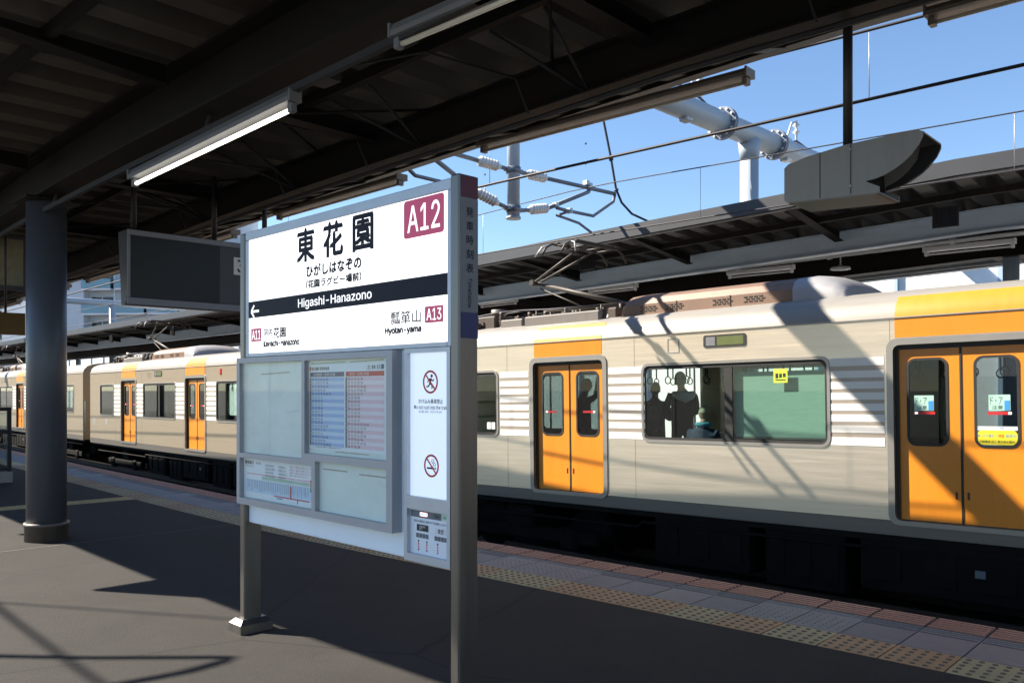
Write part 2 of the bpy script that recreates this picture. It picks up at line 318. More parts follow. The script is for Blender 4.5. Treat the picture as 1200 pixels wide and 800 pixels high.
class MB:
    def __init__(s): s.v = []; s.f = []; s.sm = []
    def add(s, vs, fs, smooth=False):
        b = len(s.v); s.v += [Vector(p) for p in vs]
        s.f += [tuple(b + i for i in f) for f in fs]; s.sm += [smooth] * len(fs)
        return s
    def box(s, x0, x1, y0, y1, z0, z1, mtx=None):
        vs = [Vector(p) for p in ((x0, y0, z0), (x1, y0, z0), (x1, y1, z0), (x0, y1, z0), (x0, y0, z1), (x1, y0, z1), (x1, y1, z1), (x0, y1, z1))]
        if mtx: vs = [mtx @ p for p in vs]
        return s.add(vs, [(0, 3, 2, 1), (4, 5, 6, 7), (0, 1, 5, 4), (1, 2, 6, 5), (2, 3, 7, 6), (3, 0, 4, 7)])
    def bbox(s, x0, x1, y0, y1, z0, z1, b=0.01):           # chamfered box
        xs = sorted((x0, x1)); ys = sorted((y0, y1)); zs = sorted((z0, z1))
        b = min(b, (xs[1] - xs[0]) / 2.2, (ys[1] - ys[0]) / 2.2, (zs[1] - zs[0]) / 2.2)
        bm = bmesh.new()
        vv = [bm.verts.new((x, y, z)) for x in xs for y in ys for z in zs]
        for f in ((0, 1, 3, 2), (4, 6, 7, 5), (0, 4, 5, 1), (2, 3, 7, 6), (0, 2, 6, 4), (1, 5, 7, 3)): bm.faces.new([vv[i] for i in f])
        bmesh.ops.bevel(bm, geom=bm.edges[:], offset=b, segments=1, affect='EDGES')
        bmesh.ops.recalc_face_normals(bm, faces=bm.faces[:])
        bm.verts.index_update()
        s.add([v.co.copy() for v in bm.verts], [[v.index for v in f.verts] for f in bm.faces])
        bm.free(); return s
    def tube(s, pts, r, n=8, caps=True, smooth=True):
        pts = [Vector(p) for p in pts]
        rr = r if isinstance(r, (list, tuple)) else [r] * len(pts)
        rings = []; up = None
        for i, p in enumerate(pts):
            t = (pts[min(i + 1, len(pts) - 1)] - pts[max(i - 1, 0)]).normalized()
            if up is None:
                up = Vector((0, 0, 1)) if abs(t.z) < 0.9 else Vector((1, 0, 0))
            a = t.cross(up).normalized(); b = a.cross(t).normalized(); up = b
            rings.append([p + (a * math.cos(2 * math.pi * k / n) + b * math.sin(2 * math.pi * k / n)) * rr[i] for k in range(n)])
        b0 = len(s.v)
        for rg in rings: s.v += rg
        for i in range(len(rings) - 1):
            for k in range(n):
                q = b0 + i * n; k2 = (k + 1) % n
                s.f.append((q + k, q + k2, q + n + k2, q + n + k)); s.sm.append(smooth)
        if caps:
            s.f.append(tuple(b0 + k for k in range(n))[::-1]); s.sm.append(False)
            q = b0 + (len(rings) - 1) * n
            s.f.append(tuple(q + k for k in range(n))); s.sm.append(False)
        return s
    def lathe(s, p0, p1, prof, n=12):                       # prof: (fraction along, radius)
        p0 = Vector(p0); p1 = Vector(p1)
        return s.tube([p0.lerp(p1, t) for t, _ in prof], [q for _, q in prof], n) if False else s._lathe(p0, p1, prof, n)
    def _lathe(s, p0, p1, prof, n):
        t = (p1 - p0).normalized()
        up = Vector((0, 0, 1)) if abs(t.z) < 0.9 else Vector((1, 0, 0))
        a = t.cross(up).normalized(); b = a.cross(t).normalized(); b0 = len(s.v)
        for q, r in prof:
            c = p0.lerp(p1, q)
            s.v += [c + (a * math.cos(2 * math.pi * k / n) + b * math.sin(2 * math.pi * k / n)) * r for k in range(n)]
        for i in range(len(prof) - 1):
            for k in range(n):
                q = b0 + i * n; k2 = (k + 1) % n
                s.f.append((q + k, q + k2, q + n + k2, q + n + k)); s.sm.append(True)
        s.f.append(tuple(b0 + k for k in range(n))[::-1]); s.sm.append(False)
        q = b0 + (len(prof) - 1) * n
        s.f.append(tuple(q + k for k in range(n))); s.sm.append(False)
        return s
    def prism(s, poly, fn, d0, d1, smooth=False):           # poly in 2D, fn(a, b, depth) -> point
        n = len(poly)
        vs = [fn(a, b, d0) for a, b in poly] + [fn(a, b, d1) for a, b in poly]
        fs = [tuple(range(n))[::-1], tuple(range(n, 2 * n))]
        b0 = len(s.v)
        s.add(vs, fs)
        for i in range(n):
            j = (i + 1) % n
            s.f.append((b0 + i, b0 + j, b0 + n + j, b0 + n + i)); s.sm.append(smooth)
        return s
    def ubox(s, u0, u1, v0, v1, z0, z1, seg=1.5, fn=None):  # a long box that follows the line
        fn = fn or P
        n = max(1, int(math.ceil((u1 - u0) / seg)))
        b0 = len(s.v)
        for i in range(n + 1):
            u = u0 + (u1 - u0) * i / n
            s.v += [fn(u, v0, z0), fn(u, v1, z0), fn(u, v1, z1), fn(u, v0, z1)]
        for i in range(n):
            q = b0 + 4 * i
            for k in range(4):
                k2 = (k + 1) % 4
                s.f.append((q + k, q + 4 + k, q + 4 + k2, q + k2)); s.sm.append(False)
        s.f.append((b0, b0 + 1, b0 + 2, b0 + 3)); s.sm.append(False)
        q = b0 + 4 * n
        s.f.append((q + 3, q + 2, q + 1, q)); s.sm.append(False)
        return s
    def mesh(s, name, m, off=Vector((0, 0, 0))):
        me = bpy.data.meshes.new(name)
        me.from_pydata([p - off for p in s.v], [], s.f)
        me.polygons.foreach_set("use_smooth", s.sm)
        for x in (m if isinstance(m, (list, tuple)) else [m]): me.materials.append(x)
        bm = bmesh.new(); bm.from_mesh(me)
        bmesh.ops.recalc_face_normals(bm, faces=bm.faces[:]); bm.to_mesh(me); bm.free()
        me.update()
        return me
    def build(s, name, m, parent=None, world=False, origin=None):
        """world=True: the vertices are world points; the object's origin goes to the parent's or to 'origin'."""
        off = Vector((0, 0, 0))
        if world:
            off = Vector(parent.location) if parent is not None else (Vector(origin) if origin is not None else sum(s.v, Vector()) / len(s.v))
        o = bpy.data.objects.new(name, s.mesh(name, m, off))
        if world and parent is None: o.location = off
        return link(o, parent)

def mobj(name, me, parent=None, loc=None, rot=None):
    o = bpy.data.objects.new(name, me)
    if loc is not None: o.location = loc
    if rot is not None: o.rotation_euler = rot
    return link(o, parent)

def rr(x0, z0, x1, z1, r, n=5):                             # rounded rectangle outline
    pts = []
    for cx, cz, a0 in ((x1 - r, z1 - r, 0), (x0 + r, z1 - r, 90), (x0 + r, z0 + r, 180), (x1 - r, z0 + r, 270)):
        for k in range(n + 1):
            a = R(a0 + 90 * k / n); pts.append((cx + r * math.cos(a), cz + r * math.sin(a)))
    return pts
def rect(x0, z0, x1, z1): return [(x0, z0), (x1, z0), (x1, z1), (x0, z1)]

def curve_mesh(outlines, depth):
    """filled flat shape with holes, in XY, extruded; returns (verts, faces)"""
    c = bpy.data.curves.new("tmp", 'CURVE'); c.dimensions = '2D'; c.fill_mode = 'BOTH'; c.extrude = depth / 2
    for ol in outlines:
        sp = c.splines.new('POLY'); sp.points.add(len(ol) - 1); sp.use_cyclic_u = True
        for p, (a, b) in zip(sp.points, ol): p.co = (a, b, 0, 1)
    o = bpy.data.objects.new("tmp", c); COL.objects.link(o)
    dg = bpy.context.evaluated_depsgraph_get()
    me = bpy.data.meshes.new_from_object(o.evaluated_get(dg))
    vs = [v.co.copy() for v in me.vertices]; fs = [tuple(p.vertices) for p in me.polygons]
    bpy.data.objects.remove(o); bpy.data.curves.remove(c); bpy.data.meshes.remove(me)
    return vs, fs
def plate(name, outlines, y0, depth, m, parent, loc=None):
    """upright plate in the XZ plane: front face at y0, back at y0 + depth"""
    vs, fs = curve_mesh(outlines, depth)
    mb = MB(); mb.add([(p.x, y0 + depth / 2 - p.z, p.y) for p in vs], fs)
    o = mb.build(name, m, parent)
    if loc is not None: o.location = loc
    return o

import os
FONT = None
try:                                                        # the sans face that ships with Blender; the built-in one otherwise
    FONT = bpy.data.fonts.load(os.path.join(bpy.utils.resource_path('LOCAL'), "datafiles", "fonts", "Inter.woff2"))
except Exception:
    FONT = None
def text_geo(body, offset=0.0, align='LEFT', space=1.0, lspace=1.0, res=2):
    c = bpy.data.curves.new("tmp", 'FONT'); c.body = body; c.size = 1.0; c.resolution_u = res
    if FONT and all(ord(ch) < 128 for ch in body): c.font = FONT
    c.align_x = align; c.space_character = space; c.space_line = lspace
    o = bpy.data.objects.new("tmp", c); COL.objects.link(o)
    dg = bpy.context.evaluated_depsgraph_get()
    me = bpy.data.meshes.new_from_object(o.evaluated_get(dg))
    vs = [v.co.copy() for v in me.vertices]; fs = [tuple(p.vertices) for p in me.polygons]
    bpy.data.objects.remove(o); bpy.data.curves.remove(c); bpy.data.meshes.remove(me)
    return vs, fs
def text(body, x0, z0, x1, z1, y, m, parent, name="lettering", offset=0.0, fit='both', space=1.0, lspace=1.0, face='-y', res=2):
    vs, fs = text_geo(body, offset, 'LEFT', space, lspace, res)
    ax, bx = min(p.x for p in vs), max(p.x for p in vs); ay, by = min(p.y for p in vs), max(p.y for p in vs)
    sx, sz = (x1 - x0) / (bx - ax), (z1 - z0) / (by - ay)
    mb = MB()
    n0 = len(vs); q = []; f0 = list(fs); fs = []
    bold = offset * 0.9
    sh = [(0, 0)] if bold <= 0 else [(-bold, -bold * .6), (bold, -bold * .6), (0, bold), (-bold * .5, bold * .7), (bold * .5, bold * .5)]
    for i, (dx, dy) in enumerate(sh):
        q += [((p.x - ax + dx) * sx + x0, (p.y - ay + dy) * sz + z0) for p in vs]
        fs += [tuple(j + i * n0 for j in f) for f in f0]
    lift = [i // n0 * 0.00006 for i in range(len(q))]
    if face == '-y': mb.add([(a, y - e, b) for (a, b), e in zip(q, lift)], fs)
    elif face == '+x': mb.add([(y + e, a, b) for (a, b), e in zip(q, lift)], fs)
    elif face == '+x90':                                    # turned a quarter clockwise, on a face that looks along +x
        mb.add([(y + e, b, -a) for (a, b), e in zip(q, lift)], fs)
    me = bpy.data.meshes.new(name); me.from_pydata(mb.v, [], mb.f); me.materials.append(m)
    o = mobj(name, me, parent)
    if z1 - z0 < .07: o['kind'] = 'stuff'
    return o

# ================================================================== THE SETTING
g = MB(); S = 1500
n = 24
for i in range(n + 1):
    for j in range(n + 1): g.v.append(Vector((-S + 2 * S * i / n, -S + 2 * S * j / n, -1.45)))
for i in range(n):
    for j in range(n):
        q = i * (n + 1) + j; g.f.append((q, q + n + 1, q + n + 2, q + 1)); g.sm.append(False)
props(g.build("ground", M['ground']), "flat brown ground around the railway line", kind='structure')
b = MB(); b.ubox(-90, 30, 0.25, 6.2, -1.44, -1.22)
props(b.build("track_bed", M['ballast'], world=True), "dark ballast bed in the pit between the platforms", kind='structure')
# platform: asphalt deck, edge nosing below the tiles, wall
plat = MB(); plat.ubox(-90, 30, -8.0, -1.10, -0.30, 0.0, 0.75)
platform = props(plat.build("platform", M['asphalt'], world=True, origin=P(0, -3)), "grey asphalt island platform in the foreground", kind='structure')
bd = MB(); bd.ubox(-90, 30, -1.10, -0.005, -0.30, -0.028, 0.75)
bd.build("tile_bedding", M['wallc'], platform, world=True)
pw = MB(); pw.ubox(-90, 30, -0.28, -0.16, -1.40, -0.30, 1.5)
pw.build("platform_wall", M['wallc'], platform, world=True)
op = MB(); op.ubox(-90, 30, 6.40, 13.0, -0.30, 0.0, 1.5)
oplat = props(op.build("opposite_platform", M['concrete'], world=True), "platform on the far side of the train", kind='structure')
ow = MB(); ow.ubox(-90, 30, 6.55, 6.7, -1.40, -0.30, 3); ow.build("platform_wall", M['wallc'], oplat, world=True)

# edge tiles: three rows, each tile its own piece
TP = 0.36
def tile_meshes():
    out = {}
    # yellow tactile tile: slab with flat domes, coloured dark for their shading (5 x 5)
    mb = MB(); h = 0.36 / 2 - 0.0035
    mb.bbox(-h, h, -h, h, -0.030, 0.002, 0.003)
    me = mb.mesh("tactile_tile", M['ytile']); out['y'] = me
    d = MB()
    for i in range(5):
        for j in range(5):
            cx = (i - 2) * 0.068; cy = (j - 2) * 0.068; b0 = len(d.v)
            for zz, r in ((0.0015, 0.0185), (0.0065, 0.012)):
                for k in range(8): d.v.append(Vector((cx + r * math.cos(k * math.pi / 4), cy + r * math.sin(k * math.pi / 4), zz)))
            for k in range(8):
                k2 = (k + 1) % 8; d.f.append((b0 + k, b0 + k2, b0 + 8 + k2, b0 + 8 + k)); d.sm.append(False)
            d.f.append(tuple(b0 + 8 + k for k in range(8))); d.sm.append(False)
    out['yd'] = d.mesh("domes", M['dome'])
    for key, hw in (('g', 0.2625),):
        mb = MB(); mb.bbox(-h, h, -hw + .0035, hw - .0035, -0.030, 0.0, 0.003)
        for k in range(3):                                   # ribs near the track side of the tile
            y = hw - 0.035 - k * 0.045; mb.box(-h + .012, h - .012, y - .009, y + .009, -.002, 0.004)
        nf = len(mb.f)
        for k in range(4):
            y = hw - 0.0125 - k * 0.045; mb.box(-h + .012, h - .012, y - .010, y + .010, -.002, 0.0006)
        out['g'] = mb.mesh("paving_tile", [M['gtile'], M['redtile']])
        for p in out['g'].polygons:
            if p.index >= nf: p.material_index = 1
        mb2 = MB(); mb2.bbox(-h, h, -hw + .0035, hw - .0035, -0.030, 0.0, 0.003)
        for i in range(6):
            for j in range(6):
                cx = (i - 2.5) * .055; cy = (j - 3.5) * .055 ; b0 = len(mb2.v)
                mb2.v += [Vector((cx - .008, cy - .008, 0)), Vector((cx + .008, cy - .008, 0)), Vector((cx + .008, cy + .008, 0)), Vector((cx - .008, cy + .008, 0)), Vector((cx, cy, .005))]
                for k in range(4): mb2.f.append((b0 + k, b0 + (k + 1) % 4, b0 + 4)); mb2.sm.append(False)
        for k in range(2):
            y = hw - 0.03 - k * 0.045; mb2.box(-h + .012, h - .012, y - .009, y + .009, -.002, 0.004)
        out['gd'] = mb2.mesh("paving_tile", M['gtile2'])
    mb = MB(); mb.bbox(-h, h, -.14 + .003, .14, -0.20, -0.003, 0.004); out['r'] = mb.mesh("edge_tile", M['redtile'])
    mb = MB()
    for k in range(5):
        y = -.112 + k * .056; mb.bbox(-h + .006, h - .006, y - .014, y + .014, -.004, 0.006, 0.003)
    out['rr'] = mb.mesh("ribs", M['redridge'])
    # guide bars for the crossing path
    mb = MB(); mb.bbox(-h, h, -h, h, -0.030, 0.002, 0.003)
    for k in range(4):
        x = (k - 1.5) * .085; mb.bbox(x - .016, x + .016, -h + .02, h - .02, 0, .008, .003)
    out['b'] = mb.mesh("guide_tile", M['ytile'])
    return out
TM = tile_meshes()
yt2 = TM['y'].copy(); yt2.materials[0] = M['ytile2']
gt2 = TM['g'].copy(); gt2.materials[0] = M['gtile2']
def put(me, u, v, z, parent, name):
    p = P(u, v, z)
    return mobj(name, me, parent, p - Vector(parent.location), (0, 0, rotz(u)))
rng = random.Random(3)
n_t = 0
u = 7.4
while u > -13.0:
    z = rng.uniform(-.0012, .0012)
    a = put(TM['y'] if rng.random() < .62 else yt2, u, -1.0 + 0.005, z, platform, "tactile_tile")
    link(bpy.data.objects.new("dome_field", TM['yd']), a)
    special = rng.random() < .14 or abs(u - 1.25) < .4 or abs(u - 3.6) < .25
    put(TM['gd'] if special else (TM['g'] if rng.random() < .75 else gt2), u, -.549, z, platform, "paving_tile")
    r_ = put(TM['r'], u, -.142, z, platform, "edge_tile")
    link(bpy.data.objects.new("rib_set", TM['rr']), r_)
    u -= TP; n_t += 1
ulast = u + TP / 2
far = MB(); far.ubox(-90, ulast, -1.172, -.823, -.03, .002); o = props(far.build("far_tactile_strip", M['ytile'], platform, world=True), kind='stuff')
far = MB(); far.ubox(-90, ulast, -.815, -.29, -.03, .0); o = props(far.build("far_paving_strip", M['gtile'], platform, world=True), kind='stuff')
far = MB(); far.ubox(-90, ulast, -.283, 0, -.2, -.002); o = props(far.build("far_edge_strip", M['redtile'], platform, world=True), kind='stuff')
for k in range(5):
    far = MB(); far.ubox(-60, ulast, -.268 + k * .056, -.24 + k * .056, -.003, .006); props(far.build("far_rib", M['redridge'], platform, world=True))
# guide path across the platform to the middle
for k in range(13):
    put(TM['b'], -6.02, -1.36 - k * TP, 0.030 - 0.028, platform, "guide_tile")
for k in range(9):
    put(TM['b'], -6.02 - TP * (k + 1), -3.9 , 0.002, platform, "guide_tile")
# seams in the asphalt
sm = MB()
for k in range(12):
    a, c = -1.19 - k * .5, -1.19 - (k + 1) * .5
    p0, p1 = P(-2.82, a, 0), P(-2.82, c, 0); dx = (P(-2.80, a, 0) - p0)
    b0 = len(sm.v); sm.v += [p0 + Vector((0, 0, .003)), p1 + Vector((0, 0, .003)), p1 + dx + Vector((0, 0, .003)), p0 + dx + Vector((0, 0, .003))]
    sm.f.append((b0, b0 + 1, b0 + 2, b0 + 3)); sm.sm.append(False)
sm.build("asphalt_seam", M['seam'], platform, world=True)
# rails of the two tracks
def rail(v, lab):
    mb = MB()
    mb.ubox(-90, 25, v - .0325, v + .0325, -1.06, -1.02, 1.5); mb.ubox(-90, 25, v - .008, v + .008, -1.15, -1.06, 1.5); mb.ubox(-90, 25, v - .065, v + .065, -1.17, -1.15, 1.5)
    props(mb.build("rail", M['rail'], world=True), lab, "rail", "rails of the two tracks")
rail(0.97, "dark rail in the pit, nearest to the tiled platform edge")
rail(2.04, "dark rail of the empty track, on its far side next to the train")
rail(4.37, "rail under the near wheels of the orange and silver train")
rail(5.44, "rail under the far wheels of the orange and silver train")

# ================================================================== CANOPIES (folded sheet on steel beams, open at the sides)
def canopy(name, label, v_edge, sgn, depth, back, u0, u1, mats, zoff, bay0, bay=3.0, near=True, slope=.22):
    root = thing(name, label, "canopy", PC(0, v_edge, 0))
    V = lambda s: v_edge + sgn * s
    def fz(u, v, z): return PC(u, v, z + zoff)
    # folded sheet, in bays
    prof = [(0, 0), (.10, 0), (.18, .17), (.32, .17), (.40, 0), (.5, 0)]
    ss = [-.015, 2.0, depth - 2.0, depth + .015] if back else [-.015, 2.0, depth + .015]
    def rz(s):
        z = 4.14 + slope * max(0.0, 2.0 - s)                  # s = metres in from the track edge
        if back and s > depth - 2: z = 4.14 + slope * (s - depth + 2)
        return z
    ub = u0
    while ub < u1 - .01:
        ue = min(ub + 6.0, u1)
        mb = MB(); cols = []
        k = 0
        while ub + .5 * k < ue - .01:
            for du, dz in prof[:-1]: cols.append((ub + .5 * k + du, dz))
            k += 1
        cols.append((ub + .5 * k, 0))
        for uu, dz in cols:
            for s in ss: mb.v.append(fz(uu, V(s), rz(s) + dz))
        m_ = len(ss)
        for i in range(len(cols) - 1):
            for j in range(m_ - 1):
                q = i * m_ + j; mb.f.append((q, q + m_, q + m_ + 1, q + 1)); mb.sm.append(False)
        mb.build("roof_sheet", mats['sheet'], root, world=True)
        ub = ue
    # edge sheets
    for s, lab in ((0.0, 0), (depth, 1)):
        mb = MB(); zb = rz(s)
        d = .035 * (1 if s == 0 else -1) * sgn
        mb.ubox(u0, u1, V(s) - d, V(s) - d * .1, zb - .03, zb + .175, 1.5, fz)
        mb.ubox(u0, u1, V(s) - d * .1, V(s) + d * 3.2, zb - .045, zb - .030, 1.5, fz)
        mb.build("fascia", mats['fascia'], root, world=True)
        if near and s == 0.0:                                 # unseen strip added on the roof to raise the shadow edge on the train
            up = MB(); q0 = -6.2; n_ = 12
            for i in range(n_ + 1):
                uu_ = q0 + (u1 - q0) * (i / n_) ** 2; top = zb + .17 + .44 * min(1.0, (uu_ - q0) / 3.0)
                up.v += [fz(uu_, V(.02), zb + .165), fz(uu_, V(.05), zb + .165), fz(uu_, V(.05), top), fz(uu_, V(.02), top)]
            for i in range(n_):
                for k in range(4): up.f.append((4 * i + k, 4 * i + 4 + k, 4 * i + 4 + (k + 1) % 4, 4 * i + (k + 1) % 4)); up.sm.append(False)
            up.build("shadow_upstand", mats['fascia'], root, world=True)
    # edge beams (I section) and their splice plates
    for s in ((2.0, depth - 2.0) if back else (2.0,)):
        mb = MB(); v = V(s)
        mb.ubox(u0, u1, v - .011, v + .011, 3.815, 4.115, 1.5, fz)
        mb.ubox(u0, u1, v - .10, v + .10, 3.80, 3.818, 1.5, fz); mb.ubox(u0, u1, v - .10, v + .10, 4.112, 4.13, 1.5, fz)
        bmo = mb.build("edge_beam", mats['beam'], root, world=True)
        uu = bay0
        while uu < u1:
            if uu > u0:
                pl = MB(); pl.ubox(uu - .16, uu + .16, v - .024, v + .024, 3.83, 4.10, .5, fz)
                for du in (-.11, -.05, .05, .11):
                    for zz in (3.87, 3.93, 3.99, 4.05):
                        for sd_ in (-1, 1):
                            c = fz(uu + du, v + sd_ * .024, zz); e = fz(uu + du, v + sd_ * .038, zz); pl.tube([c, e], .013, 6, smooth=False)
                pl.build("splice_plate", mats['beam'], bmo, world=True)
            uu += bay * 2
    # centre girder over the columns
    vc = V(4.0 if not back else depth / 2)
    mb = MB()
    mb.ubox(u0, u1, vc - .012, vc + .012, 3.70, 4.10, 1.5, fz); mb.ubox(u0, u1, vc - .15, vc + .15, 3.68, 3.702, 1.5, fz); mb.ubox(u0, u1, vc - .15, vc + .15, 4.098, 4.12, 1.5, fz)
    mb.build("centre_girder", mats['beam2'], root, world=True)
    # rafters
    uu = bay0
    while uu < u1 - 1:
        if uu > u0:
            for s0, s1 in ((.08, 1.88), (2.12, 3.84 if not back else depth / 2 - .16), (4.16 if not back else depth / 2 + .16, depth - .08 if not back else depth - 2.12)):
                mb = MB()
                def bar(za, zb, zc, zd, w):
                    vs = []
                    for s, z0, z1 in ((s0, za, zb), (s1, zc, zd)):
                        for du in (-w, w):
                            for z in (z0, z1): vs.append(fz(uu + du, V(s), z))
                    mb.add(vs, [(0, 1, 3, 2), (4, 6, 7, 5), (0, 4, 5, 1), (2, 3, 7, 6), (1, 5, 7, 3), (0, 2, 6, 4)])
                za, zc = rz(s0), rz(s1)
                ha = .03 if s0 < .5 else .17
                hc_ = .03 if s1 > depth - .5 else .17
                bar(za - ha, za - .012, zc - hc_, zc - .012, .008)
                bar(za - ha - .012, za - ha, zc - hc_ - .012, zc - hc_, .07)
                mb.build("rafter", mats['beam2'], root, world=True)
            if near:
                mb = MB()                                     # brace rods and gussets
                mb.tube([fz(uu + .9, V(2.1), 4.06), fz(uu + .02, V(3.2), 3.98)], .012, 6)
                mb.tube([fz(uu - .9, V(2.1), 4.06), fz(uu - .02, V(3.2), 3.98)], .012, 6)
                mb.build("brace_rods", mats['beam2'], root, world=True)
        uu += bay
    # purlins
    for s in ((.9,) + ((3.0, 5.0) if not back else (3.1, depth - 3.1, depth - .9))):
        mb = MB(); z = rz(s)
        mb.ubox(u0, u1, V(s) - .03, V(s) + .03, z - .09, z - .006, 1.5, fz)
        mb.build("purlin", mats['beam2'], root, world=True)
    return root
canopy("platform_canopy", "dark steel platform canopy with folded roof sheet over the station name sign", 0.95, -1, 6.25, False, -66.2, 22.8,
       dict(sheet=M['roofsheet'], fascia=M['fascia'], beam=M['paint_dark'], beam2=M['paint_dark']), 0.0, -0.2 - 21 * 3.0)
canopy("opposite_canopy", "grey canopy with pale blue beam over the opposite platform beyond the train", 5.5, 1, 7.8, True, -78, 27,
       dict(sheet=M['oroof'], fascia=M['ofascia'], beam=M['obeam'], beam2=M['paint_dark']), 0.03, -2.2 - 24 * 3.0, near=False, slope=.05)
# columns
def column(u, v, lab, grp, m, z1=3.68, r=.188, label_mat=None):
    t = uthing("canopy_column", lab, "column", u, v, 0, grp)
    mb = MB(); mb.lathe((0, 0, .16), (0, 0, z1 + dip(u)), [(0, r), (1, r)], 32); mb.build("shaft", m, t)
    mb = MB(); mb.lathe((0, 0, 0), (0, 0, .19), [(0, r + .016), (.80, r + .016), (.805, r + .024), (.97, r + .024), (1, r + .004)], 32); mb.build("collar", M['collar'], t)
    mb = MB(); mb.box(-.26, .26, -.26, .26, z1 + dip(u) - .02, z1 + dip(u)); mb.build("head_plate", M['paint_dark'], t)
    return t
column(-3.22, -3.03, "thick round blue grey column with a steel collar on the asphalt", "columns under the near canopy", M['column'])
column(5.78 + 4, -3.03, "round blue grey column under the near canopy behind the viewer", "columns under the near canopy", M['column'])
for k, uu in enumerate((-12.2, -21.2, -30.2, -39.2)):
    column(uu, -3.03, ["round column hidden behind the thick blue grey column", "second hidden round column down the near platform", "third hidden round column down the near platform", "fourth hidden round column far down the near platform"][k], "columns under the near canopy", M['column'])
for k in range(11):
    column(8.8 - 6 * k, 9.4, "slim pale column under the opposite canopy beyond the train", "columns under the opposite canopy", M['obeam'], 3.70, .12)
# white wall behind the opposite platform
wl = thing("trackside_wall", "long white panelled wall behind the opposite platform, bright in the sun", "wall", P(0, 17, 0))
for k in range(44):
    mb = MB(); mb.ubox(-92 + 3 * k + .015, -89 + 3 * k - .015, 17.0, 17.12, -1.45, 4.7, 3.0); mb.build("wall_panel", M['brightwall'], wl, world=True)
for k in range(45):
    mb = MB(); mb.ubox(-92 + 3 * k - .06, -92 + 3 * k + .06, 16.9, 17.0, -1.45, 4.75, 3.0); mb.build("wall_post", M['obeam'], wl, world=True)

# ================================================================== THE TRAIN (car frame: x along, y = 0 near side .. 2.7 far side, z = 0 platform level)
HL, BW, DS = 9.3, 2.70, 5.33
GUT, SILL = 2.34, -0.05
def roof_prof():                                             # (y, z) from the near gutter over to the far one
    pts = [(0.0, GUT), (.012, GUT + .05), (.05, 2.49), (.14, 2.585), (.32, 2.655), (.62, 2.71), (1.0, 2.738), (1.35, 2.745)]
    return pts + [(BW - y, z) for y, z in pts[-2::-1]]
RP = roof_prof()
def roof_strip(x0, x1, lift, cut=None):
    mb = MB(); prof = RP if cut is None else [p for p in RP if cut[0] <= p[0] <= cut[1]]
    if lift:
        q = []
        for i, (y, z) in enumerate(prof):
            a = prof[max(i - 1, 0)]; b_ = prof[min(i + 1, len(prof) - 1)]
            t = Vector((b_[0] - a[0], b_[1] - a[1])).normalized(); q.append((y - t.y * lift, z + t.x * lift))
        prof = q
    m_ = len(prof)
    for x in (x0, x1):
        for y, z in prof: mb.v.append(Vector((x, y, z)))
    for i in range(m_ - 1): mb.f.append((i, m_ + i, m_ + i + 1, i + 1)); mb.sm.append(True)
    return mb
WIN_BIG = [(-3.97, -1.41), (1.41, 3.97)]
WIN_END = [(-8.15, -6.78), (6.78, 8.15)]
WZ0, WZ1 = 0.93, 1.925
